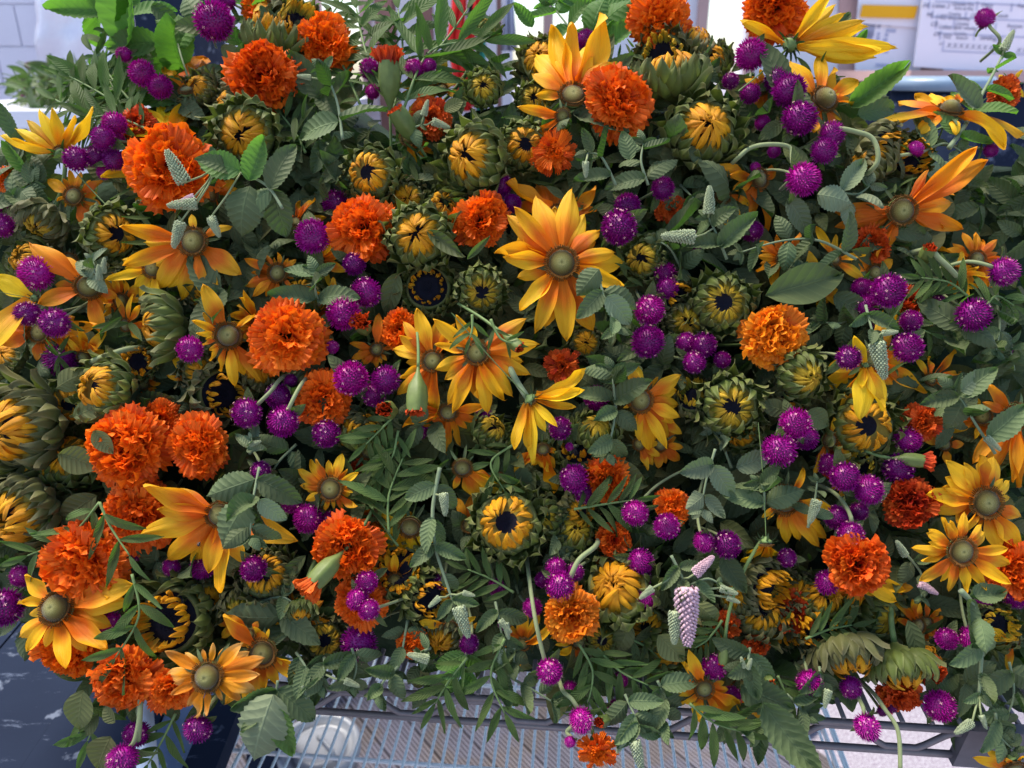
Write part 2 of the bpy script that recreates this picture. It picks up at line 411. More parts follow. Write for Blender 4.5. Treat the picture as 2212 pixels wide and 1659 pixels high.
def coneflower(x, y, rd, tips, off=0.0, tx=0, ty=0, tb=1, mat='p_yel', cone=0, lab=None, back=False, tw=.08, wide=1.0, seed=None, adj='golden'):
    """x,y centre; rd cone radius; tips = list of petal tips in photo points, or (n, radius)"""
    rs = np.random.default_rng(seed if seed is not None else int(x * 7 + y))
    D = surf(x, y) + off; px = D / FPX
    loc = at(x, y, D); f = fdir(tx, ty, tb)
    root = link('coneflower', None, facing(loc, f, rs.uniform(0, 6))); Mi = root.matrix_basis.inverted()
    rr = rd * px
    if isinstance(tips, tuple):
        n, rad = tips; tips = [(x + rad * math.cos(a) * (1 + dl), y + rad * math.sin(a) * (1 + dl)) for a, dl in
                [(2 * math.pi * i / n + rs.uniform(-.12, .12), rs.uniform(-.14, .05)) for i in range(n)]]
    fr, fu, fb = f.dot(R), f.dot(U), f.dot(B)
    if len(tips) >= 6 and not back:
        pol = sorted([(math.atan2(b_ - y, a_ - x), math.hypot(a_ - x, b_ - y)) for a_, b_ in tips]); ex = []
        for i in range(len(pol)):
            a0, l0 = pol[i]; a1, l1 = pol[(i + 1) % len(pol)]; g = (a1 - a0) % 6.2832
            if math.radians(24) < g < math.radians(62):
                am = a0 + g * rs.uniform(.4, .6); lm = (l0 + l1) / 2 * rs.uniform(.70, .88); ex.append((x + lm * math.cos(am), y + lm * math.sin(am)))
        nmain = len(tips); tips = list(tips) + ex
    else: nmain = len(tips)
    for i, (tx_, ty_) in enumerate(tips):
        dx, dy = (tx_ - x), -(ty_ - y); L = math.hypot(dx, dy)
        dz = -(dx * fr + dy * fu) / max(fb, .35) if fb > 0 else L * .25
        dz = max(-1.1 * L, min(1.1 * L, dz)) + rs.uniform(-.09, .09) * L
        v3 = (R * dx + U * dy + B * dz); L3 = v3.length * px
        d = v3.normalized()
        start = rr * .82 * d - f * rr * (.12 + .22 * (i % 2) + (.34 if i >= nmain else 0))
        nrm = f if fb > 0 else -f
        k = rs.integers(0, 8) if rs.uniform() > tw else rs.integers(8, 11)
        M = frame(loc + start, d, nrm + Vector(rs.uniform(-.22, .22, 3)))
        Lp = max(L3 - rr * .82, L3 * .5)
        wfac = rs.uniform(.88, 1.12) * wide * min(1.12, max(.72, (rd * 3.9) / (L3 / px) + .12))
        link('petal', RAYS[mat][k], Mi @ M @ S3(Lp, Lp * wfac, Lp), root)
    if not back or True:
        c = link('cone', CONES[cone], S3(rr * .84), root)
        link('floret_ring', RING, Matrix.Translation((0, 0, .10)) @ Matrix.Rotation(rs.uniform(0, 6), 4, 'Z') @ S3(1.10), c)
    link('receptacle', CUP, Matrix.Translation((0, 0, -rr * .25)) @ S3(rr), root)
    for i in range(11 if back else 7):
        a = 6.283 * i / (11 if back else 7) + rs.uniform(-.2, .2)
        Ms = Matrix.Rotation(a, 4, 'Z') @ Matrix.Translation((rr * .5, 0, -rr * .45)) @ Matrix.Rotation(rs.uniform(-.1, .9), 4, 'Y')
        link('sepal', SEPAL, Ms @ S3(rr * rs.uniform(1.3, 2.0)), root)
    link('stem', STEMS[rs.integers(0, 4)], Matrix.Translation((0, 0, -rr * .9)) @ S3(rr * 2.2, rr * 2.2, .10), root)
    ITEMS.append((root, 'coneflower', x, y, np.mean([math.hypot(a - x, b - y) for a, b in tips]), adj + ' coneflower', lab))
    return root

# marigold ------------------------------------------------------------
def ruffled(W, th, amp, seed, nu=8, nv=6, fringe=.06):
    rs = np.random.default_rng(seed); p1, p2 = rs.uniform(0, 6.28, 2); fq = rs.uniform(8, 11) if W < .4 else rs.uniform(4, 6.5)
    P, uv = ribbon(1, lambda v: W * (.25 + .75 * v ** .75), nu, nv, th,
                   lambda u, v: amp * v ** 1.6 * (np.sin(fq * u + p1) + .5 * np.sin(2.3 * fq * u + p2)), 0, rs.uniform(-.1, .1))
    u = np.linspace(-1, 1, nu)
    P[-1, :, 0] += -.16 * np.abs(u) ** 2.5 + fringe * np.sin(11 * u + p2); P[-2, :, 0] += -.05 * np.abs(u) ** 2.5
    return P, uv
MPET = {}; MBALL = {}
for mk in ('mar', 'mar_l', 'mar_r'):
    L_ = []
    for i in range(6):
        P, uv = ruffled(.36, (14, -30 + 8 * i), .085, 40 + i, 15, 8, .05)
        mb = MB(); mb.add(P.reshape(-1, 3), grid_faces(8, 15), uv.reshape(-1, 2)); L_.append(mb.mesh('petal', [M_[mk]]))
    MPET[mk] = L_
    BL = []
    for s in range(5):
        rs = np.random.default_rng(60 + s); mb = MB()
        small = [ruffled(.60, (0, rs.uniform(-60, 40)), .15, 100 + s * 10 + q, 10, 5, .05) for q in range(8)]
        N = 165; lump = rs.uniform(0, 6.28, 3); dim = rs.uniform(.12, .22); dx, dy = rs.uniform(-.08, .08, 2)
        for i in range(N):
            r = math.sqrt((i + .5) / N) * .86; a = i * 2.39996 + rs.uniform(-.25, .25)
            zz = .55 * math.sqrt(max(0, 1 - (r / 1.02) ** 2)) - (.26 * math.exp(-(r / dim) ** 2)) - .20
            zz += .10 * math.sin(3 * a + lump[0]) * r + .06 * math.sin(2 * a + 7 * r + lump[1])
            ca, sa = math.cos(a), math.sin(a)
            base = Vector((r * ca * .72 + dx, r * sa * .72 + dy, zz - .12))
            out = .25 + 1.5 * r ** 1.3
            d = Vector((ca * out, sa * out, 1.0)) + Vector(rs.uniform(-.6, .6, 3))
            nr = Vector((-ca, -sa, .6)) + Vector(rs.uniform(-.8, .8, 3))
            M = np.array(frame(base, d, nr)); L = rs.uniform(.28, .46) * (.70 + .55 * r) * rs.choice([.8, 1, 1.15])
            P, uv = small[rs.integers(0, 8)]
            V = P.reshape(-1, 3) * L @ M[:3, :3].T + M[:3, 3]
            uv2 = uv.reshape(-1, 2).copy(); uv2[:, 1] = uv2[:, 1] * (.35 + .65 * min(1, r * 1.6 + .1))
            mb.add(V, grid_faces(5, 10), uv2)
        BL.append(mb.mesh('inner_petals', [M_[mk]]))
    MBALL[mk] = BL
def mcup():
    mb = MB(); lathe(mb, [(.06, -1.15), (.09, -1.0), (.2, -.85), (.34, -.55), (.36, -.2), (.42, -.02), (.3, .0)], 14); return mb.mesh('calyx', [M_['mbud']])
MCUP = mcup()
def marigold(x, y, r, off=0.0, tx=0, ty=0, tb=1, mat='mar', loose=0.0, lab=None, adj=None, seed=None):
    rs = np.random.default_rng(seed if seed is not None else int(x * 3 + y * 5))
    D = surf(x, y) + off; px = D / FPX; loc = at(x, y, D); f = fdir(tx, ty, tb); rr = r * px * .95
    root = link('marigold', None, facing(loc, f, rs.uniform(0, 6)))
    sq = rs.uniform(.82, 1.05)
    q1, q2 = rs.uniform(0, 6.28, 2)
    for ring, (n, z, t0, L) in enumerate(((17, -.10, .45, .80), (16, .03, .15, .78), (14, .14, -.15, .70))):
        if loose and ring == 1: n = 12
        for i in range(n):
            a = 6.283 * (i + .33 * ring) / n + rs.uniform(-.12, .12)
            M = Matrix.Rotation(a, 4, 'Z') @ Matrix.Translation((.20 * rr, 0, z * rr)) @ Matrix.Rotation(t0 + rs.uniform(-.2, .2) - .1 + loose * rs.uniform(-.5, .4), 4, 'Y') @ Matrix.Rotation(rs.uniform(-.4, .4), 4, 'X')
            Ls = L * rr * rs.uniform(.80, 1.14) * (1 + .09 * math.cos(2 * a + q1) + .07 * math.cos(3 * a + q2))
            link('petal', MPET[mat][rs.integers(0, 6)], M @ S3(Ls, Ls * (1 - .45 * loose), Ls), root)
    k = .97 - .35 * loose
    stuff(link('inner_petals', MBALL[mat][rs.integers(0, 5)], Matrix.Rotation(rs.uniform(0, 6), 4, 'Z') @ S3(rr * k, rr * k * sq, rr * k), root))
    link('calyx', MCUP, S3(rr), root)
    link('stem', STEMS[rs.integers(0, 4)], Matrix.Translation((0, 0, -rr * 1.1)) @ S3(.045, .045, .09), root)
    ITEMS.append((root, 'marigold', x, y, r, (adj or {'mar': 'orange', 'mar_l': 'light orange', 'mar_r': 'rust red'}[mat]) + ' marigold', lab))
    return root
# marigold bud ---------------------------------------------------------
def mbud_body():
    mb = MB(); n = 20
    prof = [(.05, -1.5), (.1, -1.2), (.22, -.9), (.38, -.55), (.44, -.1), (.42, .35), (.36, .6)]
    V = []; UVs = []
    for i, (r, z) in enumerate(prof):
        for q in range(n): a = 6.283 * q / n; rr = r * (1 + .09 * math.cos(a * 5) * (i > 2)); V.append((rr * math.cos(a), rr * math.sin(a), z)); UVs.append((q / n, i / 6))
    mb.add(V, grid_faces(7, n, True), UVs); return mb.mesh('calyx', [M_['mbud']])
MBUD = mbud_body()
def mbud_tip(closed):
    mb = MB(); rs = np.random.default_rng(5)
    for i in range(26):
        a = i * 2.4; r = .33 * math.sqrt((i + .5) / 26); P, uv = ruffled(.3, (0, 20), .12, 200 + i, 6, 4, .08)
        M = np.array(frame(Vector((r * math.cos(a), r * math.sin(a), .35)), Vector((math.cos(a) * r, math.sin(a) * r, 1.2)) + Vector(rs.uniform(-.2, .2, 3)), Vector(rs.uniform(-1, 1, 3))))
        V = P.reshape(-1, 3) * (.40 if closed else .80) @ M[:3, :3].T + M[:3, 3]
        mb.add(V, grid_faces(4, 6), uv.reshape(-1, 2) * .8)
    return mb.mesh('petal_tuft', [M_['mar_r']])
MTIP = [mbud_tip(True), mbud_tip(False)]
def marigold_bud(x, y, r, fx, fy, fb=.2, opened=1, off=-.01, stem=.1, lab=None):
    D = surf(x, y) + off; rr = r * 2.0 * D / FPX; f = fdir(fx, fy, fb)
    root = link('marigold_bud', None, facing(at(x, y, D), f))
    link('calyx', MBUD, S3(rr), root); stuff(link('petal_tuft', MTIP[opened], S3(rr * (1 if opened else .9)), root))
    link('stem', STEMS[int(x) % 4], Matrix.Translation((0, 0, -rr * 1.45)) @ S3(.045, .045, stem), root)
    ITEMS.append((root, 'marigold_bud', x, y, r, 'striped green marigold bud' if not opened else 'orange tipped marigold bud', lab))
# globe amaranth ---------------------------------------------------------
def globe_mesh(seed, sx=1.0):
    mb = MB(); rs = np.random.default_rng(seed); N = 290
    lathe(mb, [(.001, .84 * sx)] + [(.86 * math.sin(a), .86 * sx * math.cos(a)) for a in np.linspace(.2, 3.0, 10)], 18)
    for i in range(N):
        zc = 1 - 1.93 * (i + .5) / N; th = i * 2.39996 + rs.uniform(-.1, .1); rr = math.sqrt(max(0, 1 - zc * zc))
        n = Vector((rr * math.cos(th), rr * math.sin(th), zc)); up = Vector((0, 0, 1))
        t = (up - n * n.dot(up)); t = t.normalized() if t.length > .05 else Vector((1, 0, 0)); s = n.cross(t)
        L = rs.uniform(.18, .30); wd = .066; tip = .17 + .14 * rs.uniform()
        p = n * .86
        q = [p - t * .02, p + s * wd + t * .07, p + t * L * .55 + n * (tip + .06) + s * rs.uniform(-.04, .04), p - s * wd + t * .07, p + n * .10 + t * .03]
        V = [(a.x, a.y, a.z * sx) for a in q]
        mb.add(V, [(0, 1, 4), (1, 2, 4), (2, 3, 4), (3, 0, 4)], [(0, 0), (0, .15), (1, 1), (1, .15), (.5, .45)])
    return mb.mesh('bract_globe', [M_['gom']], False)
GLOBES = [globe_mesh(i, s) for i, s in enumerate((1.0, .86, 1.14, .95))]
def speck_mesh(seed, n):
    mb = MB(); rs = np.random.default_rng(seed)
    for i in range(n):
        zc = rs.uniform(-.1, .9); th = rs.uniform(0, 6.28); rr = math.sqrt(1 - zc * zc)
        nn = Vector((rr * math.cos(th), rr * math.sin(th), zc)); t = nn.orthogonal().normalized(); s = nn.cross(t); p = nn * 1.14
        a0 = rs.uniform(0, 6)
        for q in range(4):
            a = a0 + q * 1.571; d = t * math.cos(a) + s * math.sin(a); e = t * math.cos(a + 1.57) + s * math.sin(a + 1.57)
            mb.add([tuple(p), tuple(p + d * .06 + e * .022 + nn * .02), tuple(p + d * .11 + nn * .03), tuple(p + d * .06 - e * .022 + nn * .02)], [(0, 1, 2, 3)])
    return mb.mesh('floret', [M_['speck']], False)
SPECKS = [speck_mesh(i, n) for i, n in enumerate((16, 24, 10))]
def lance_mesh(mat, W=.17, th=(10, -30), seed=0, fold=.25, nu=7, nv=14, twist=0, teeth=0):
    def wf(v):
        s = math.sin(math.pi * min(1, v) ** .85) ** .85 * W if 0 < v < 1 else 0
        if teeth and 0 < v < 1: s *= 1 + .10 * ((v * teeth) % 1 - .5)
        return s + .006 * (1 - v) + 1e-4
    P, uv = ribbon(1, wf, nu, nv, th, lambda u, v: fold * W * np.abs(u) + .015 * np.sin(8 * v + u * 2 + seed), twist)
    mb = MB(); mb.add(P.reshape(-1, 3), grid_faces(nv, nu), uv.reshape(-1, 2)); return mb.mesh('leaf', [M_[mat]])
GLEAF = [lance_mesh('lance', .24, (20, -30), 1), lance_mesh('lance', .20, (5, -50), 2, .5)]
def globe(x, y, r, off=-.012, tx=None, ty=None, tb=1, lab=None, stem=None, seed=None):
    rs = np.random.default_rng(seed if seed is not None else int(x * 11 + y * 3))
    tx = rs.uniform(-.6, .6) if tx is None else tx; ty = rs.uniform(-.7, .3) if ty is None else ty
    D = surf(x, y) + off; rr = r * D / FPX * .93; f = fdir(tx, ty, tb); loc = at(x, y, D)
    root = link('globe_amaranth', None, facing(loc, f, rs.uniform(0, 6)))
    stuff(link('bract_globe', GLOBES[rs.integers(0, 4)], S3(rr), root))
    if y > 420 or rs.uniform() < .4: stuff(link('floret', SPECKS[rs.integers(0, 3)], S3(rr), root))
    for i in range(2):
        a = 3.14 * i + rs.uniform(-.4, .4)
        link('leaf', GLEAF[i], Matrix.Rotation(a, 4, 'Z') @ Matrix.Translation((rr * .1, 0, -rr * .9)) @ Matrix.Rotation(rs.uniform(-.5, .2), 4, 'Y') @ S3(rr * rs.uniform(1.4, 2.1)), root)
    if stem:      # a stem that shows: world points
        mb = MB(); pts = [at(a, b, surf(a, b) + c) for a, b, c in stem]; pts.append(pts[-1] - B * .04 + (pts[-1] - pts[-2]) * .3); sp = smooth_pts([loc - f * rr * .8] + pts)
        tube(mb, [root.matrix_basis.inverted() @ p for p in sp], .0018, 7); link('stem', mb.mesh('stem', [M_['stem_p']]), None, root)
    else:
        link('stem', STEMS_P[rs.integers(0, 3)], Matrix.Translation((0, 0, -rr * .8)) @ S3(.05, .05, .07), root)
    sz = 'large' if r >= 34 else 'small' if r <= 20 else ''
    ITEMS.append((root, 'globe_amaranth', x, y, r, (sz + ' magenta globe amaranth').strip(), lab))
def smooth_pts(pts, n=5):
    out = []
    P = [pts[0]] + list(pts) + [pts[-1]]
    for i in range(1, len(P) - 2):
        for k in range(n):
            t = k / n; a, b, c, d = P[i - 1], P[i], P[i + 1], P[i + 2]
            out.append(.5 * ((2 * b) + (c - a) * t + (2 * a - 5 * b + 4 * c - d) * t * t + (3 * b - a - 3 * c + d) * t ** 3))
    out.append(P[-2]); return out
# sunflower bud ---------------------------------------------------------
def bract_mesh(mat, L, W, th, seed, curl=0, tail=.35):
    rs = np.random.default_rng(seed)
    def wf(v):
        body = min(1, .62 + 1.3 * v) * max(0, 1 - v / (1 - tail * .3)) ** .75 if v < 1 - tail * .3 else 0
        return W * max(body, .10 * (1 - v)) + 2e-4
    def tf(v):
        return th[0] + (th[1] - th[0]) * v + curl * np.clip((v - .6) / .4, 0, 1) ** 1.5
    P, uv = ribbon(L, wf, 7, 13, tf, lambda u, v: .18 * W * (1 - np.abs(u)) ** 2 * -1 + .25 * W * u * u, rs.uniform(-.35, .35), rs.uniform(-.08, .08), normal=False)
    mb = MB(); mb.add(P.reshape(-1, 3), grid_faces(13, 7), uv.reshape(-1, 2)); return mb.mesh('bract', [M_[mat]])
BR = {}
for mk in ('bract', 'bract_d'):
    BR[mk] = dict(stand=[bract_mesh(mk, 1.0, .34, (62, 135), 11, 20), bract_mesh(mk, .95, .36, (65, 145), 12), bract_mesh(mk, 1.0, .38, (55, 125), 13, 50)],
                  flare=[bract_mesh(mk, 1.1, .35, (35, 115), 14, 30), bract_mesh(mk, 1.0, .38, (40, 105), 15, 60), bract_mesh(mk, 1.1, .38, (30, 120), 16, -90)],
                  flat=[bract_mesh(mk, 1.1, .34, (15, 100), 17, 20), bract_mesh(mk, 1.1, .36, (10, 105), 18, 50), bract_mesh(mk, 1.2, .36, (5, 90), 19, -80)],
                  wrap=[bract_mesh(mk, 1.0, .30, (72, 165), 1), bract_mesh(mk, .9, .27, (75, 150), 2), bract_mesh(mk, .85, .30, (70, 130), 3, -60)],
                  mid=[bract_mesh(mk, 1.15, .32, (30, 130), 4, -40), bract_mesh(mk, 1.05, .30, (35, 115), 5, -70), bract_mesh(mk, 1.1, .33, (30, 140), 6)],
                  out=[bract_mesh(mk, 1.2, .32, (0, 105), 7, -90), bract_mesh(mk, 1.1, .30, (-5, 90), 8, -120), bract_mesh(mk, 1.25, .31, (5, 110), 9, -30), bract_mesh(mk, 1.35, .30, (-20, 60), 10, -70)])
def ray_mesh(mat, th, W, seed, L=1.0, curl=0):
    rs = np.random.default_rng(seed)
    def wf(v): return W * (.5 + .5 * min(1, v * 2.2)) * max(0, 1 - v ** 3) ** .7 + 2e-4
    P, uv = ribbon(L, wf, 5, 11, lambda v: th[0] + (th[1] - th[0]) * v ** .8 + curl * np.clip((v - .6) / .4, 0, 1), lambda u, v: .5 * W * np.abs(u) + .02 * np.sin(9 * v + seed) * u, rs.uniform(-.5, .5), rs.uniform(-.14, .14), normal=False)
    mb = MB(); mb.add(P.reshape(-1, 3), grid_faces(11, 5), uv.reshape(-1, 2)); return mb.mesh('ray_petal', [M_[mat]])
RAY = {}
for mk in ('ray', 'ray_g'):
    RAY[mk] = dict(shut=[ray_mesh(mk, (95, 175 + 5 * i), .105 + .01 * i, i) for i in range(4)],
                   half=[ray_mesh(mk, (80, 150 + 12 * i), .125, 10 + i, 1, 20) for i in range(4)],
                   open=[ray_mesh(mk, (35, 85 + 22 * i), .135, 20 + i, 1.05, 60 - 40 * i) for i in range(4)])
def bud_body():
    mb = MB(); lathe(mb, [(.10, -.95), (.16, -.85), (.45, -.72), (.75, -.5), (.90, -.2), (.92, .05), (.84, .16), (.78, .08)], 26, jit=.02); return mb.mesh('receptacle', [M_['bract']])
BODY = bud_body()
def eye_mesh():
    mb = MB(); lathe(mb, [(.84, -.02), (.60, .06), (.5, .14), (.35, .15), (.15, .09), (.001, .06)], 24)
    rs = np.random.default_rng(2)
    for i in range(120):
        a = i * 2.4; r = .58 * math.sqrt((i + .5) / 120); s = .025; x, y = r * math.cos(a), r * math.sin(a); z = .1; h = rs.uniform(.08, .18)
        mb.add([(x - s, y - s, z), (x + s, y - s, z), (x, y + s, z), (x + rs.uniform(-.02, .02), y, z + h)], [(0, 1, 3), (1, 2, 3), (2, 0, 3)])
    return mb.mesh('dark_centre', [M_['dark']])
EYE = eye_mesh()
def eye_small():
    mb = MB(); lathe(mb, [(.84, .10), (.7, .17), (.5, .20), (.33, .20)], 26, 1)
    lathe(mb, [(.34, .195), (.2, .16), (.08, .12), (.001, .10)], 20, 0)
    return mb.mesh('dark_centre', [M_['dark'], M_['ochre']])
EYE_S = eye_small()
def sunbud(x, y, r, tx=0, ty=0, tb=1, state='shut', off=0.0, plen=.85, green=False, dull=False, lab=None, n=12, seed=None, flare=.3, adj=None, kb=None):
    rs = np.random.default_rng(seed if seed is not None else int(x * 5 + y * 7))
    D = surf(x, y) + off; rr = r * (kb or {'shut': .72, 'half': .86, 'open': .84}[state]) * D / FPX; f = fdir(tx, ty, tb)
    root = link('sunflower_bud', None, facing(at(x, y, D), f, rs.uniform(0, 6)))
    body = link('receptacle', BODY, S3(rr), root); link('dark_centre', EYE if state == 'open' else EYE_S, None, body)
    rk = 'ray_g' if green else 'ray'; bk = 'bract_d' if dull else 'bract'
    nr = {'shut': 30, 'half': 34, 'open': 30}[state]
    for i in range(nr):
        a = 6.283 * i / nr + rs.uniform(-.1, .1); L = rr * plen * rs.uniform(.82, 1.12)
        M = Matrix.Rotation(a, 4, 'Z') @ Matrix.Translation((((.80 if state != 'open' else .60) - .07 * (i % 2)) * rr, 0, .10 * rr)) @ Matrix.Rotation(rs.uniform(-.12, .12), 4, 'Y') @ Matrix.Rotation(rs.uniform(-.3, .3), 4, 'X')
        link('ray_petal', RAY[rk][state][rs.integers(0, 4)], M @ S3(L), root)
    wrapk = {'shut': 'wrap', 'half': 'wrap', 'open': 'mid'}[state]
    sc = {'shut': .85 if not green else 1.05, 'half': .72, 'open': .7}[state]
    for ring, (kind, rad, z, s) in enumerate(((wrapk, .93, -.10, sc), ('stand', .98, -.22, .88), ('flare', .92, -.42, .98), ('flat', .66, -.62, 1.02))):
        for i in range(n):
            a = 6.283 * (i + .5 * ring) / n + rs.uniform(-.1, .1)
            kk = kind
            if ring == 1 and rs.uniform() < flare: kk = 'flare'
            M = Matrix.Rotation(a, 4, 'Z') @ Matrix.Translation((rad * rr, 0, z * rr)) @ Matrix.Rotation(rs.uniform(-.15, .15), 4, 'X')
            link('bract', BR[bk][kk][rs.integers(0, len(BR[bk][kk]))], M @ S3(rr * s * rs.uniform(.88, 1.1)), root)
    link('stem', STEMS[rs.integers(0, 3)], Matrix.Translation((0, 0, -rr * .9)) @ S3(.08, .08, .045 if ty < -.4 else .09), root)
    ad = adj or ('green closed' if green else {'shut': 'half closed', 'half': 'opening yellow', 'open': 'ragged yellow'}[state])
    ITEMS.append((root, 'sunflower_bud', x, y, r, ad + ' sunflower bud', lab))
# leaves -----------------------------------------------------------------
def mint_arrays(nu, nv, W, th, seed, teeth=12, fold=.25, twist=0.0, side=0.0):
    def wf(v):
        if v <= 0 or v >= 1: return .008
        s = W * 1.72 * v ** .58 * (1 - v) ** .80 * (1.0 + .12 * (1 - v))
        return s * (1 + .17 * (.5 - ((v * teeth) % 1))) + .003
    def cr(u, v):
        q = .011 * np.sin(v * 8 * 6.28 - np.abs(u) * 8.0) * (1 - u * u) * (v < .9)
        return fold * W * np.abs(u) ** 1.4 + q + .03 * W * np.sin(13 * v + seed) * np.abs(u) ** 3
    return ribbon(1, wf, nu, nv, th, cr, twist, side)
def mint_mesh(mat, **kw):
    P, uv = mint_arrays(9, 37, **kw); mb = MB(); mb.add(P.reshape(-1, 3), grid_faces(37, 9), uv.reshape(-1, 2)); return mb.mesh('leaf', [M_[mat]])
MINTP = [dict(W=.34, th=(15, -25), seed=1, fold=.3), dict(W=.37, th=(25, -45), seed=2, fold=-.25), dict(W=.31, th=(10, 10), seed=3, fold=.5, side=.06),
         dict(W=.35, th=(0, -50), seed=4, fold=.2, twist=.3), dict(W=.33, th=(30, -20), seed=5, fold=.65, twist=-.25)]
LEAF = {m: [mint_mesh(m, **p) for p in MINTP] for m in ('mint', 'mint_p', 'mint_b')}
LEAF['lance'] = [lance_mesh('lance', .17, (15, -30), 1), lance_mesh('lance', .2, (0, -45), 2, .4), lance_mesh('lance', .16, (10, 15), 3, .7, twist=.5), lance_mesh('lance', .19, (20, -10), 4, -.3)]
LEAF['olive'] = [lance_mesh('olive', .27, (15, -35), 1, .2), lance_mesh('olive', .3, (0, -25), 2, .35), lance_mesh('olive', .24, (30, -60), 3, -.3, twist=.4)]
LEAF['mleaf'] = [lance_mesh('mleaf', .105, (10, -25), 1, .3, 5, 22, teeth=9), lance_mesh('mleaf', .095, (0, 15), 2, .4, 5, 22, twist=.3, teeth=9), lance_mesh('mleaf', .115, (15, -45), 3, .2, 5, 22, teeth=9)]
def spike_mesh(mat, seed):
    mb = MB(); rs = np.random.default_rng(seed); N = 190
    tube(mb, [(0, 0, 0), (0, 0, .5), (.02, 0, .95)], [.09, .09, .04], 8)
    for i in range(N):
        t = (i + .5) / N; r = .125 * (1 - t ** 2.2) ** .6 + .01; a = i * 2.4; s = .040 * (1.2 - .55 * t) * rs.uniform(.75, 1.2)
        c = Vector((r * math.cos(a), r * math.sin(a), t * .98)); o = Vector((math.cos(a), math.sin(a), .5)).normalized() * s * 1.6
        tq = Vector((-math.sin(a), math.cos(a), 0)) * s; w_ = Vector((0, 0, s))
        q = [c + tq, c + w_, c - tq, c - w_, c + o]
        o2 = o.normalized() * s * .7; q = [c + o2 + tq * .8, c + o2 + w_ * .8, c + o2 - tq * .8, c + o2 - w_ * .8, c + o, c + tq * .7, c + w_ * .7, c - tq * .7, c - w_ * .7]
        mb.add([tuple(p) for p in q], [(0, 1, 4), (1, 2, 4), (2, 3, 4), (3, 0, 4), (5, 6, 1, 0), (6, 7, 2, 1), (7, 8, 3, 2), (8, 5, 0, 3)])
    return mb.mesh('flower_spike', [M_[mat]])
SPK = {'spike': [spike_mesh('spike', 1), spike_mesh('spike', 2)], 'spike_p': [spike_mesh('spike_p', 3)]}

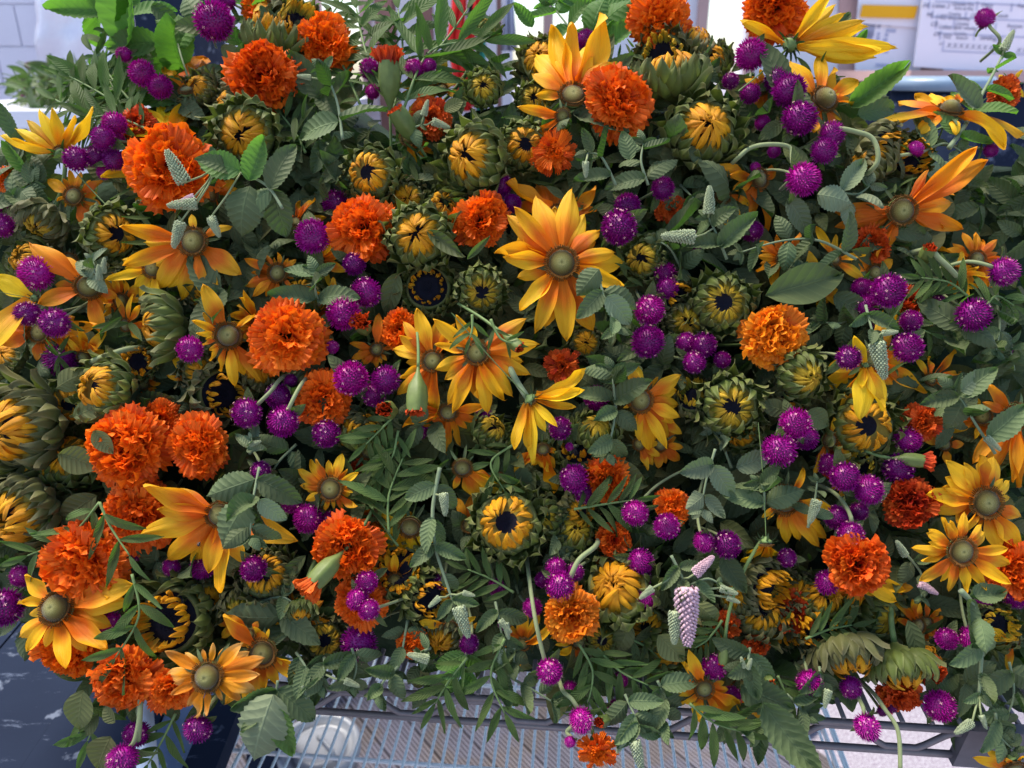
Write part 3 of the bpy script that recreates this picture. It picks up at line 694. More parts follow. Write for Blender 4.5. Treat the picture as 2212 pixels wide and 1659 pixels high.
def put_leaf(root, mat, loc, d, nrm, L, k, wf=1.0, name='leaf'):
    Mi = root.matrix_basis.inverted()
    return link(name, LEAF[mat][k % len(LEAF[mat])], Mi @ frame(loc, d, nrm) @ S3(L, L * wf, L), root)
def sprig(pts, leaf=60, pairs=3, off=-.01, kind='mint', mat=None, spikes=(), tip=True, stem=3.2, lab=None, noun=None, seed=None, droop=.15, openang=.35, both=True):
    """pts: stem points (x, y[, extra offset]); spikes: (x, y, dx, dy, length[, material]) in photo points"""
    x0, y0 = pts[-1][0], pts[-1][1]
    rs = np.random.default_rng(seed if seed is not None else int(pts[0][0] * 3 + y0 * 13))
    mat = mat or kind
    P = [at(p[0], p[1], surf(p[0], p[1]) + off + (p[2] if len(p) > 2 else 0)) for p in pts]
    sp = smooth_pts(P, 6) if len(P) > 2 else [P[0].lerp(P[1], t) for t in np.linspace(0, 1, 7)]
    px = surf(x0, y0) / FPX
    nm = {'mint': 'mint_sprig', 'mleaf': 'marigold_leaf_sprig', 'lance': 'leafy_stem', 'olive': 'leafy_stem'}[kind]
    root = link(nm, None, Matrix.Translation(P[0])); Mi = root.matrix_basis.inverted()
    mb = MB(); n = len(sp); tube(mb, [Mi @ p for p in sp], [stem * px * (1.0 - .5 * i / (n - 1)) for i in range(n)], 8)
    link('stem', mb.mesh('stem', [M_['stem_g' if kind == 'mint' else 'green']]), None, root)
    for k in range(pairs):
        t = (k + .6) / (pairs + (.3 if tip else 0)); i = min(n - 2, int(t * (n - 1))); p = sp[i].lerp(sp[i + 1], t * (n - 1) - i)
        tg = (sp[i + 1] - sp[i]).normalized(); side = tg.cross(B).normalized()
        ang = (.25 if k % 2 == 0 or kind == 'mleaf' else 1.15) + rs.uniform(-.3, .3)
        sc = leaf * px * (1.0 - .45 * k / max(1, pairs)) if kind != 'mleaf' else leaf * px * (.75 + .5 * math.sin(3.1 * t))
        for s in (-1, 1):
            if kind == 'mint' and rs.uniform() < .06: continue
            lat = (side * math.cos(ang) * s + B * (math.sin(ang) * s if kind != 'mleaf' else rs.uniform(-.3, .3)))
            d = (lat * (1 - openang * .4) + tg * (openang + (.35 if kind == 'mleaf' else 0)) + Vector((0, 0, -droop)) + Vector(rs.uniform(-.14, .14, 3))).normalized()
            if d.dot(B) < -.55: d = (d + B * .5).normalized()
            nr = B + U * .35 + tg * .3 + Vector(rs.uniform(-.45, .45, 3))
            put_leaf(root, mat, p + d * stem * px * .7, d, nr, sc * rs.uniform(.85, 1.15), rs.integers(0, 9))
    if tip:
        tg = (sp[-1] - sp[-3]).normalized(); side = tg.cross(B).normalized()
        if kind == 'mleaf': put_leaf(root, mat, sp[-1], tg, B + Vector(rs.uniform(-.2, .2, 3)), leaf * px * .9, 0)
        else:
            for k in range(4):
                a = k * 1.57 + .5; d = (side * math.cos(a) + (B * .6 + U * .4) * math.sin(a) * .6 + tg * .55).normalized()
                put_leaf(root, mat, sp[-1], d, B * 1.0 + tg * -.4 + Vector(rs.uniform(-.3, .3, 3)), leaf * px * .38 * rs.uniform(.8, 1.2), k)
    for s in spikes:
        a, b_, dx, dy, L = s[:5]; mk = s[5] if len(s) > 5 else 'spike'
        D = surf(a, b_) + off - .008; loc = at(a, b_, D); d = (R * dx - U * dy + B * .15).normalized()
        mb = MB(); e = loc; q = min(sp, key=lambda w_: (w_ - loc).length)
        if (q - loc).length > .002:
            tube(mb, [Mi @ q, Mi @ (q.lerp(loc, .5) - Vector((0, 0, .0015))), Mi @ loc], .0009, 6); link('stem', mb.mesh('stem', [M_['stem_p']]), None, root)
        M = facing(loc, d, rs.uniform(0, 6)); Ls = L * D / FPX
        stuff(link('flower_spike', SPK[mk][rs.integers(0, len(SPK[mk]))], Mi @ M @ S3(Ls * 1.15, Ls * 1.15, Ls), root))
    cx = sum(p[0] for p in pts) / len(pts); cy = sum(p[1] for p in pts) / len(pts)
    noun = noun or {'mint': 'toothed mint sprig' + (' with flower spikes' if spikes else ''), 'mleaf': 'feathery marigold foliage', 'lance': 'smooth leafy stem', 'olive': 'olive leafy stem'}[kind]
    ITEMS.append((root, nm, cx, cy, leaf, noun, lab)); return root
def loose_leaf(x, y, ex, ey, kind='lance', off=-.01, wf=1.0, tilt=(0, 0), k=0, lab=None, mat=None, tipoff=0.0, noun=None):
    """one leaf from its stalk (x, y) to its tip (ex, ey)"""
    m = mat or kind; P0 = at(x, y, surf(x, y) + off); P1 = at(ex, ey, surf(x, y) + off + tipoff); d = P1 - P0; L = d.length
    root = link('leaf', LEAF[m][k % len(LEAF[m])], frame(P0, d, B + R * tilt[0] + U * tilt[1]) @ S3(L, L * wf, L))
    ITEMS.append((root, 'leaf', (x + ex) / 2, (y + ey) / 2, L, noun or {'mint': 'toothed mint leaf', 'lance': 'smooth green leaf', 'olive': 'olive sunflower leaf', 'mleaf': 'narrow leaflet'}[kind], lab))
# ------------------------------------------------------------------ the flowers, where the photograph has them
C = coneflower
C(1213,568,33,[(1153,407),(1238,398),(1113,448),(1095,461),(1293,482),(1071,526),(1331,540),(1365,571),(1349,617),(1086,554),(1125,677),(1154,719),(1225,735),(1272,723)],off=-.035,lab='largest yellow coneflower, fully open, facing the camera in the middle of the heap',wide=1.05)
C(417,522,29,[(265,488),(267,571),(321,617),(376,649),(441,646),(519,591),(495,480),(410,455)],off=-.03,wide=1.1,lab='yellow coneflower with drooping petals directly below the biggest marigold and mint spikes')
C(330,580,20,[(236,607),(325,642),(352,673),(262,560),(335,668),(300,640)],off=-.015,mat='p_lem',lab='lemon yellow coneflower half hidden under the drooping coneflower at left')
C(493,725,27,[(448,617),(424,694),(441,748),(458,783),(509,837),(560,827),(547,680),(478,806),(430,720)],off=-.03,tw=.4,lab='twisted yellow coneflower leaning on the left of the round bright marigold',tx=.3,cone=1)
C(600,590,20,[(530,560),(523,615),(543,640),(595,646),(605,545),(564,547),(640,585),(570,640),(630,620),(637,558)],off=-.005,mat='p_ora',lab='small amber coneflower beside the round toothed leaf rosette')
C(935,780,23,[(900,666),(864,694),(842,742),(862,813),(857,858),(905,880),(948,914),(925,885),(985,700)],off=-.02,lab='yellow coneflower overlapped by its twin, left one of the central pair')
C(1030,762,26,[(939,687),(934,801),(965,875),(978,892),(1060,895),(1115,851),(1081,868),(1149,810),(1170,745),(1139,687),(1023,705),(985,680)],off=-.038,lab='yellow coneflower with a marigold bud leaning over it, right one of the central pair')
C(968,890,20,[(866,907),(914,972),(961,981),(992,964),(1033,912),(1047,878),(885,880)],off=-.004,ty=-.5,mat='p_ora',lab='deep amber coneflower hanging below the central pair of coneflowers')
C(1148,865,15,[(1276,830),(1269,858),(1242,894),(1207,926),(1132,998),(1122,975),(1153,971),(1180,935)],off=-.035,tx=.65,ty=-.65,tb=-.35,mat='p_lem',back=True,wide=1.2,lab='lemon coneflower seen from behind, hanging from its hairy stem near the middle')
C(1383,865,26,[(1361,793),(1392,786),(1478,810),(1485,872),(1474,902),(1464,952),(1409,984),(1382,954),(1345,880),(1440,970)],off=-.015,tx=.2,lab='yellow coneflower with its left side hidden by a dark mint rosette')
C(1238,205,28,[(1201,36),(1228,36),(1324,36),(1354,82),(1146,82),(1156,205),(1150,150),(1178,110),(1330,130)],off=-.02,ty=.35,wide=1.35,lab='tall yellow coneflower with upright petals at the top, above an orange marigold')
C(1215,250,16,[(1115,236),(1139,308),(1205,290),(1160,255)],off=-.03,ty=-.6,wide=1.3,mat='p_yel',lab='few petalled drooping yellow coneflower just under the tall upright one')
C(1779,216,28,[(1716,120),(1781,108),(1863,164),(1859,215),(1705,160),(1822,275),(1740,300),(1700,250),(1830,190)],off=-.015,tx=.25,ty=.25,cone=2,wide=1.2,mat='p_yel',lab='yellow coneflower with a tall domed cone at upper right')
C(1708,95,18,[(1815,44),(1887,103),(1910,130),(1876,150),(1785,0),(1589,44),(1800,95),(1850,65),(1860,88),(1840,125),(1800,20)],off=-.02,tx=.5,ty=.55,tb=-.35,back=True,wide=1.0,mat='p_lem',lab='yellow coneflower seen from behind with green sepals under the top right marigold')
C(2051,240,25,[(1982,171),(2061,158),(2140,185),(2163,294),(2205,270),(2047,290),(1948,236),(1883,262),(1968,273),(2150,225)],off=-.01,ty=1.1,cone=2,wide=1.1,mat='p_yel',lab='yellow coneflower with domed cone below the whiteboard at far right')
C(1948,455,30,[(1811,451),(1818,492),(1890,550),(2000,410),(2010,372),(2081,328),(2129,349),(2098,444),(2088,492),(2047,489),(1931,547)],off=-.012,mat='p_ora',wide=.85,ty=-.2,lab='large amber coneflower with wind-blown petals in the shade at right')
C(1640,386,22,[(1541,369),(1610,465),(1579,415),(1695,489),(1716,349),(1560,390)],off=.005,tx=.5,mat='p_ora',wide=1.1,lab='wilted amber coneflower left of the magenta cluster at upper right')
C(1695,1080,30,[(1740,1015),(1798,1167),(1770,1181),(1709,1182),(1678,1143),(1805,1106),(1647,1119),(1790,1140),(1740,1175)],off=-.01,lab='yellow coneflower with top hidden by leaves, right of centre low')
C(2130,1086,33,[(1989,1066),(1993,1104),(2047,1032),(2044,995),(2122,977),(2177,991),(2204,1046),(2208,1198),(2215,1120),(2160,1185),(2070,1150),(2085,1000)],off=-.02,wide=1.15,mat='p_yel',lab='big golden coneflower at the right edge, upper of two')
C(2077,1191,29,[(2022,1114),(2088,1107),(2129,1133),(2155,1157),(2170,1181),(2187,1220),(2170,1259),(2129,1275),(2085,1282),(2054,1280),(1991,1256),(1982,1195),(2006,1153),(2056,1123),(2036,1125)],off=-.04,lab='neat star-shaped yellow coneflower in front at right, many short petals')
C(123,1314,34,[(44,1246),(85,1240),(282,1263),(273,1297),(253,1396),(171,1427),(75,1400),(26,1382),(38,1297),(239,1290),(130,1400)],off=-.035,ty=.35,tx=-.1,cone=1,wide=1.15,lab='large golden coneflower at the lower left edge above the dark bench')
C(449,1461,31,[(354,1410),(393,1413),(460,1389),(526,1389),(564,1424),(566,1451),(554,1488),(516,1521),(455,1540),(422,1560),(371,1499),(332,1461)],off=-.045,mat='p_pnk',cone=1,ty=.15,lab='yellow coneflower with pale pink petal tips at the bottom left')
C(567,1410,29,[(489,1321),(656,1471),(513,1550),(577,1362),(482,1526),(640,1440),(600,1480),(500,1480)],off=-.02,mat='p_yel',tw=.35,lab='yellow coneflower behind the pink-tipped one, with one loose right petal')
C(474,1112,27,[(323,1042),(302,1154),(338,1232),(390,1263),(485,1277),(643,1167),(523,1218),(475,1053),(350,1060)],off=-.03,wide=1.35,mat='p_yel',lab='golden coneflower with very long left petals and leaves over its right side')
C(714,1056,25,[(632,1019),(653,998),(684,991),(738,979),(775,1020),(782,1058),(772,1100),(740,1105),(656,1085),(700,1108),(640,1050)],off=-.018,mat='p_yel',lab='small neat golden coneflower left of the feathery dark foliage')
C(1521,1488,20,[(1487,1400),(1473,1434),(1610,1516),(1600,1550),(1500,1557),(1473,1519),(1460,1499),(1548,1547),(1510,1440),(1569,1475)],off=-.02,tw=.5,wide=1.25,mat='p_yel',lab='curly ragged yellow coneflower hanging over the rack rail')
C(1883,775,22,[(1811,765),(1781,865),(1815,912),(1931,933),(1972,928),(1981,878),(2006,851),(1924,885),(1950,760),(1917,680),(1850,900)],off=-.012,ty=-.3,wide=1.25,lab='large golden coneflower under a mint spike at the right, petals spreading down')
C(1868,790,8,[(1835,725),(1845,905),(1905,870),(1850,845),(1890,890)],off=-.04,ty=-.3,tb=-.4,mat='p_lem',wide=1.9,back=True,lab='bright yellow crumpled bloom hanging on top of the large golden right coneflower')
C(1850,1245,24,[(1818,1357),(1838,1335),(1789,1311),(1894,1328),(1935,1294),(1957,1277),(1775,1280),(1870,1340)],off=-.008,ty=-.2,wide=1.1,lab='yellow coneflower whose petals fan out beneath the lower right marigold')
C(2194,899,28,[(2116,827),(2109,1001),(2205,1053),(2167,1018),(2120,870),(2150,1030),(2190,1040)],off=-.015,mat='p_ora',ty=-.2,lab='orange-petalled coneflower cut by the right edge, petals hanging')
C(1655,1175,14,[(1623,1232),(1641,1244),(1668,1239),(1685,1218),(1699,1201),(1632,1215)],off=-.02,ty=-1,tb=.1,wide=1.1,mat='p_lem',lab='small drooping yellow coneflower under a leaf right of centre')
C(191,619,26,[(90,526),(144,598),(106,663),(222,721),(245,640),(135,545),(215,680)],off=-.012,mat='p_ora',tx=.4,wide=1.35,lab='amber coneflower with long petals at the left edge, upper')
C(85,718,22,[(219,700),(215,755),(10,690),(75,779),(120,765),(150,680),(2,740)],off=-.006,mat='p_ora',wide=1.3,lab='amber coneflower behind two magenta globes at the left edge')
C(75,645,9,[(3,598),(5,779),(60,640)],off=-.03,mat='p_lem',wide=1.8,tb=-.3,lab='two-petalled lemon yellow bloom at the left edge')
C(130,330,16,[(20,321),(34,284),(58,260),(96,232),(123,239),(164,300),(170,250),(60,300),(28,305),(215,240)],off=-.01,tx=-.6,ty=.65,tb=-.25,mat='p_lem',back=True,wide=1.1,lab='bright yellow coneflower seen from behind at the upper left edge')
C(369,292,18,[(297,222),(318,202),(345,164),(386,154),(273,294),(345,240)],off=.008,ty=.6,mat='p_lem',wide=1.3,lab='bright yellow petalled coneflower rising behind the biggest marigold')
C(385,350,18,[(232,390),(311,461),(275,410),(290,440)],off=.004,mat='p_lem',wide=1.3,lab='lemon petals of a coneflower peeking left of the biggest marigold')
C(403,195,16,[(379,68),(396,72),(331,140),(420,110),(365,120)],off=.012,ty=.9,mat='p_ora',wide=1.5,lab='amber coneflower with petals standing straight up at upper left')
C(160,424,20,[(99,386),(147,366),(171,369),(225,393),(191,495),(137,444),(120,430),(210,440)],off=.004,mat='p_ora',wide=1.2,lab='shaded amber coneflower under the magenta cluster at left')
C(1205,458,18,[(1098,393),(1153,372),(1296,420),(1289,455),(1207,386),(1110,430)],off=.008,mat='p_ora',ty=.5,wide=1.6,lab='wilted amber coneflower directly behind the largest coneflower')
C(951,193,16,[(948,106),(995,137),(852,195),(862,210),(876,239),(900,160),(1000,210)],off=.03,ty=.6,mat='p_lem',wide=1.5,lab='bright lemon coneflower glowing behind the feathery foliage at top')
C(814,755,14,[(756,741),(760,776),(808,796),(835,779),(818,677),(850,750),(785,790)],off=.0,mat='p_ora',wide=1.2,lab='small faded amber coneflower left of the central pair')
C(886,1138,24,[(809,1171),(814,1120),(831,1205),(903,1232),(879,1218),(850,1210),(940,1180)],off=-.005,ty=-.4,wide=1.25,mat='p_lem',lab='yellow coneflower with petals hanging over a dark-centred sunflower')
C(999,1010,20,[(1098,1061),(1037,1087),(978,1056),(1023,1077),(1070,1070)],off=-.008,ty=-.3,wide=1.3,mat='p_yel',lab='yellow coneflower showing only lower petals beside a long mint stem')
C(1173,970,14,[(1105,1008),(1156,1015),(1197,1012),(1201,974),(1218,1083),(1130,1000),(1180,1020)],off=-.003,ty=-.3,wide=1.4,tw=.4,mat='p_yel',lab='crumpled yellow coneflower under the lemon back-facing bloom')
C(2110,560,18,(9,75),off=.012,mat='p_ora',lab='shaded amber coneflower among dark leaves near the right edge')
C(1890,590,18,[(1840,560),(1870,540),(1930,560),(1900,640),(1850,620),(1880,545)],off=.012,mat='p_ora',wide=1.7,lab='dull orange coneflower behind the large magenta globe at right')
C(2190,1655,20,[(2110,1650),(2130,1630),(2160,1625),(2205,1622),(2140,1665)],off=-.02,ty=-.8,wide=1.2,lab='yellow coneflower in the bottom right corner')
C(2185,180,14,[(2140,210),(2160,160),(2205,150),(2150,200),(2210,210)],off=.02,wide=1.6,mat='p_lem',lab='bright yellow petals at the right edge beside a red marigold')
C(2040,960,14,[(1990,945),(2010,930),(2060,930),(2085,960),(2050,1005)],off=.006,wide=1.6,mat='p_ora',lab='amber coneflower behind the upper of the two right edge coneflowers')
C(1650,190,14,[(1600,230),(1612,165),(1640,150),(1665,240),(1690,170),(1625,245)],off=.005,wide=1.5,mat='p_yel',lab='yellow coneflower behind the upright magenta globes at upper right')
C(1830,1035,12,(7,48),off=.008,mat='p_ora',wide=1.3,lab='amber coneflower tucked behind a pair of magenta globes at right')
C(600,2,20,(10,55),off=.02,ty=1,mat='p_lem',wide=1.1,lab='bright yellow bloom cut by the top edge, left of centre')
C(1425,960,16,(8,60),off=.015,mat='p_ora',wide=1.2,lab='amber coneflower behind the mint-shaded coneflower')
C(540,1370,12,[(490,1330),(555,1345),(580,1380),(520,1400)],off=-.02,mat='p_ora',wide=1.9,lab='folded orange petals above the pink-tipped coneflower')
C(1920,1270,14,(8,60),off=.014,mat='p_ora',wide=1.2,lab='faded coneflower right of the lower right marigold')
C(2190,1385,12,[(2120,1360),(2150,1400),(2180,1340),(2175,1450)],off=.0,mat='p_yel',wide=1.4,lab='yellow coneflower behind the tall mint stem at lower right')
C(310,830,12,(7,40),off=.018,mat='p_ora',wide=1.3,lab='dull amber coneflower in the hollow left of centre')
C(2000,1345,14,(8,50),off=.012,mat='p_ora',tw=.5,wide=1.2,lab='curled dull amber coneflower above the hanging sunflower buds')

M = marigold
M(572,165,80,-.02,-.1,-.2,lab='orange marigold at upper left, below a spiky sunflower bud')
M(705,95,66,.01,.2,.1,lab='orange marigold behind leaves at the top, right of another marigold')
M(372,365,95,-.03,.1,-.1,mat='mar',lab='biggest orange marigold, at left, behind mint flower spikes')
M(1425,45,72,-.01,0,-.3,lab='orange marigold at the top edge right of the tall coneflower')
M(1672,20,72,-.02,-.1,-.5,lab='orange marigold cut by the top edge at right')
M(1332,222,82,-.025,.1,0,lab='orange marigold covering the lower right of the tall coneflower')
M(1197,330,52,-.015,-.1,0,loose=.9,lab='small loose-petalled orange marigold left of mint leaves')
M(785,495,76,-.01,-.2,.1,lab='orange marigold right of a magenta globe, left of the centre')
M(1038,475,66,-.01,.1,0,lab='orange marigold partly behind the largest coneflower')
M(618,728,87,-.025,.1,0,lab='round orange marigold beside the twisted coneflower')
M(700,865,66,-.005,.1,0,lab='orange marigold below the round one, among magenta globes')
M(280,965,97,-.025,-.1,-.1,mat='mar',lab='large orange marigold at left, left one of a touching pair')
M(430,965,70,-.02,-.1,0,lab='orange marigold at left, right one of a touching pair')
M(300,1115,88,-.01,.1,-.1,lab='orange marigold under the touching pair, crossed by long petals')
M(185,1210,95,-.025,0,-.1,lab='orange marigold at left edge, above the large golden coneflower')
M(150,1395,68,-.01,.1,-.3,lab='orange marigold hanging below the large golden coneflower at left')
M(272,1465,72,-.03,.0,-.2,lab='orange marigold at bottom left, above hanging leaves')
M(368,1490,52,-.025,.1,-.4,lab='smaller orange marigold touching the pink-tipped coneflower')
M(748,1180,74,-.02,.1,0,lab='orange marigold with a green bud crossing it, lower left of centre')
M(780,1300,62,-.008,0,0,lab='orange marigold behind three magenta globes, lower left of centre')
M(1232,1325,64,-.03,.2,.1,mat='mar_l',lab='pale orange marigold above the rack, bottom centre')
M(1215,790,43,-.002,0,0,mat='mar_r',loose=.8,lab='dark rust marigold with thin petals under the largest coneflower')
M(868,715,52,.0,-.2,.1,lab='orange marigold behind the left one of the central coneflower pair')
M(1310,1035,56,-.002,0,0,lab='orange marigold right of a magenta globe, below centre')
M(1672,728,77,-.02,.3,.1,mat='mar_l',lab='light orange marigold touching a green sunflower bud at right')
M(1850,1215,70,-.03,0,.1,lab='orange marigold above a fan of yellow petals, lower right')
M(2190,1230,65,-.01,.2,0,lab='orange marigold at the right edge behind the star coneflower')
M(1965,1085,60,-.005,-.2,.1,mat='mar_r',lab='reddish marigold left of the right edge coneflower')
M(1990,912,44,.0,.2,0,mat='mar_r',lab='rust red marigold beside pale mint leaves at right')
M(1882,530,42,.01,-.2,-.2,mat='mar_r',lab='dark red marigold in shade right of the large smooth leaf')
M(1450,1095,42,.0,0,.2,lab='small orange marigold between magenta globes right of centre')
M(1325,1165,38,.0,0,0,lab='small orange marigold in leaves below centre')
M(890,1390,34,.0,.2,0,lab='small orange marigold above the rack, left of centre')
M(1565,1350,36,.005,.2,0,mat='mar_r',lab='small red marigold right of the pink mint spike')
M(1290,1622,45,-.035,.1,-.4,loose=.9,mat='mar',lab='loose orange marigold hanging lowest below the rack rail')
M(1940,1500,48,-.002,0,-.6,mat='mar_r',lab='red orange marigold just above the rack rail at right')
M(1710,1320,52,.012,0,0,mat='mar_r',lab='dark rust marigold in the shade left of the petal fan')
M(932,255,48,.01,.2,.2,mat='mar_r',lab='red marigold in front of the glowing lemon coneflower')
M(300,268,40,.008,0,.3,mat='mar_r',lab='small red marigold beside the upper left magenta cluster')
M(15,385,30,.01,-.3,.5,lab='small orange marigold at the left edge')
M(2170,200,36,.012,.1,.1,mat='mar_r',lab='red marigold at the right edge below the whiteboard')
M(1635,1390,28,.006,0,0,mat='mar_r',lab='tiny dark red marigold above the curly coneflower')
M(345,905,48,.0,.2,.2,lab='orange marigold peeking above the touching pair')
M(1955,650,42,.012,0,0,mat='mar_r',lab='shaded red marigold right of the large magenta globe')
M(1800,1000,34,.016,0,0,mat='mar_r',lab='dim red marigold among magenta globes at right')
M(2010,1450,34,-.005,0,-.4,mat='mar_r',lab='small red marigold right of the hanging sunflower bud')
M(555,20,34,.03,0,.3,lab='small orange marigold at the top edge, left')
M(780,1020,30,.02,0,0,mat='mar_r',lab='tiny rust marigold near the small neat coneflower')
M(1450,450,34,.018,.2,0,mat='mar_r',lab='shaded rust marigold above the upright mint spike')

marigold_bud(840,165,26,0,1,.25,1,-.02,.12,lab='tall marigold bud with orange tip standing upright at top centre')
marigold_bud(870,262,24,-.5,.7,.5,0,-.015,.09,lab='striped marigold bud leaning left below the upright one')
marigold_bud(697,1240,25,-.55,-.6,.5,1,-.04,.06,lab='marigold bud with orange tip pointing down across a marigold')
marigold_bud(785,706,18,0,.3,1,1,-.012,.06,lab='tiny orange tufted bud above the faded small coneflower')
marigold_bud(838,886,22,-.1,.1,1,0,-.03,.07,lab='round striped bud seen end-on, left of the central pair')
marigold_bud(900,862,26,0,-1,.4,0,-.045,.035,lab='striped marigold bud hanging in front of the central pair')
marigold_bud(1112,742,16,.7,-.6,.6,0,-.05,.06,lab='small green bud arching over the right central coneflower')
marigold_bud(2003,548,17,-.1,.5,.8,0,-.02,.07,lab='pale striped bud on a curved stalk near the right edge')
marigold_bud(1975,995,17,1,-.1,.3,1,-.015,.05,lab='marigold bud with brown tip pointing right, near the right edge')
marigold_bud(1302,1558,15,-.5,.2,.8,0,-.03,.06,lab='small round bud hanging at the rack rail')
marigold_bud(1270,1030,14,0,.2,1,1,-.01,.06,lab='tiny orange tufted bud beside the marigold below centre')
marigold_bud(1660,1468,13,0,-.2,1,0,-.02,.06,lab='tiny green bud in dark leaves near the rack at right')
marigold_bud(1563,1420,14,-.2,-1,.4,0,-.02,.09,lab='slim hanging green bud right of the pink mint spike')
sunbud(652,1322,32,.1,-.7,.8,'shut',-.01,.9,lab='small nearly closed yellow bud hanging above the rack at left',kb=.9)

G = globe
for t in [(462,45,42,-.02),(490,2,18,0),(268,118,16,-.01),(307,158,28,-.01),(345,187,26,0),(247,268,26,-.02),(222,298,27,-.03),(165,343,27,-.02),(208,338,24,-.01),(247,345,24,-.015),(225,372,16,0),(0,440,18,0),(5,487,26,-.005),
 (78,590,37,-.03),(60,678,26,-.035),(118,697,33,-.03),(675,510,37,-.02),(765,570,25,-.012),(790,632,33,-.008),(742,677,36,-.02),(718,750,14,-.01),(758,817,37,-.03),(833,820,31,-.02),(808,852,26,-.005),
 (603,857,30,-.008),(628,822,14,-.01),(705,937,30,-.012),(563,1018,22,-.02),(410,754,29,-.03),(130,778,36,.01),(665,1120,33,-.008),(630,1087,22,0),(715,1130,26,.002),(548,1228,28,-.02),(440,1222,27,.0),(370,1225,20,.0),
 (298,1195,16,0),(235,1345,27,-.015),(8,1312,42,-.01),(45,1245,24,0),(792,1257,24,-.03),(772,1294,23,-.035),(797,1317,23,-.04),(775,1390,40,.002),(1013,1390,21,-.03),(1210,1265,31,-.035),(1200,1226,22,-.015),(1242,1235,20,-.01),
 (1172,1252,17,0),(1150,1312,21,-.012),(1072,1268,19,0),(1385,1212,28,-.015),(1397,1292,24,-.018),(1390,1246,19,-.005),(1372,1108,29,-.02),(1440,1137,28,-.02),(1520,1170,22,-.02),(1570,1176,30,-.022),(1240,1033,31,-.02),(1263,1067,22,-.005),
 (1210,925,25,-.012),(1230,965,9,-.01),(1288,860,27,.008),(1337,490,38,-.035),(1355,445,28,-.01),(1432,407,26,-.005),(1265,85,22,.01),(1080,400,26,.01),(1105,440,21,0),(1437,590,24,.0),(1442,622,24,-.005),(1403,670,33,-.02),(1399,738,35,-.025),
 (1482,740,23,-.005),(1520,745,27,-.015),(1500,782,25,-.012),(1560,777,18,-.008),(1622,118,34,-.03),(1578,175,18,-.01),(1620,202,22,-.015),(1678,172,28,-.02),(1705,195,36,-.035),(1728,255,36,-.04),(1647,265,17,-.01),(1797,290,28,-.025),
 (1780,325,28,-.04),(1735,387,36,-.04),(1672,327,14,-.01),(1632,362,12,0),(2140,325,15,0),(1920,628,37,-.03),(1870,662,26,.0),(1862,622,22,.006),(2103,680,36,-.03),(1968,693,23,-.01),(1960,750,33,-.02),(1833,772,27,-.045),
 (1718,915,34,-.035),(1683,973,37,-.04),(1740,945,27,-.015),(1787,1003,23,.002),(1960,950,29,.0),(1940,1012,32,-.004),(1825,1030,32,-.03),(1877,1058,33,-.025),(1807,1118,26,-.012),(1855,1105,20,-.005),(1838,1155,28,-.03),(1700,1205,20,-.005),
 (1787,1258,25,-.012),(1543,1440,27,-.015),(1580,1505,22,-.002),(1748,1475,28,-.012),(1838,1485,24,-.01),(2030,1525,33,-.02),(2045,1380,23,-.02),(2095,1378,23,-.022),(2190,1285,27,0),(2122,1295,20,.01),(1925,1527,13,.0),(1905,1537,11,0),
 (895,150,22,.0),(928,142,15,-.002),(798,150,22,.005),(500,1460,12,0),(725,440,30,.02),(1500,520,22,.025),(1625,500,22,.02),(1490,1255,22,.02),(1045,900,20,.02),(905,930,20,.015),(1090,1345,15,.01),(300,1110,10,.0),(1230,1490,18,.005),(1330,1530,18,.005),(1340,1468,16,0),(1900,700,18,.01),(2030,650,16,.02),(955,1255,18,.01),(2170,760,16,.02),(1180,150,14,.02),(805,198,16,.01),(255,300,14,.0)]:
    G(*t)
G(533,892,33,-.03,-.3,-.3,stem=[(560,870,-.03),(585,845,-.03),(610,815,-.015)])
G(612,910,33,-.035,.1,-.5,stem=[(625,880,-.04),(645,840,-.035),(665,815,-.01)])
G(1187,1450,28,-.035,.3,-.3,stem=[(1170,1400,-.03),(1155,1330,-.03),(1142,1240,-.01)])
G(1255,1555,26,-.035,.1,-.8,stem=[(1235,1510,-.03),(1215,1490,-.02)])
G(1232,1602,13,-.035,-.5,-.8,stem=[(1225,1580,-.03),(1240,1560,-.03)])
G(1873,1570,27,-.03,.1,-.8,stem=[(1865,1530,-.025),(1850,1500,-.01),(1830,1470,0)])
G(265,1640,33,-.04,-.1,-.7,stem=[(290,1600,-.035),(300,1550,-.03),(302,1480,-.01)])
G(297,1585,30,-.02,.0,-.7,stem=[(300,1550,-.02),(298,1500,-.01)])
G(427,1575,31,-.035,-.1,-.6,stem=[(440,1550,-.03),(455,1520,-.01)])
G(2128,40,20,0,-.6,.5,.2,stem=[(2140,60,0),(2160,90,.005)],lab='magenta globe amaranth standing alone in front of the whiteboard')
G(1978,322,18,-.01,.4,.5,.3,stem=[(1950,335,-.01),(1900,345,.0)])
G(2168,587,31,-.03,.5,-.2,.6,stem=[(2140,575,-.03),(2090,565,-.02),(2030,580,0)])
mbx = None
# sunflower buds
S = sunbud
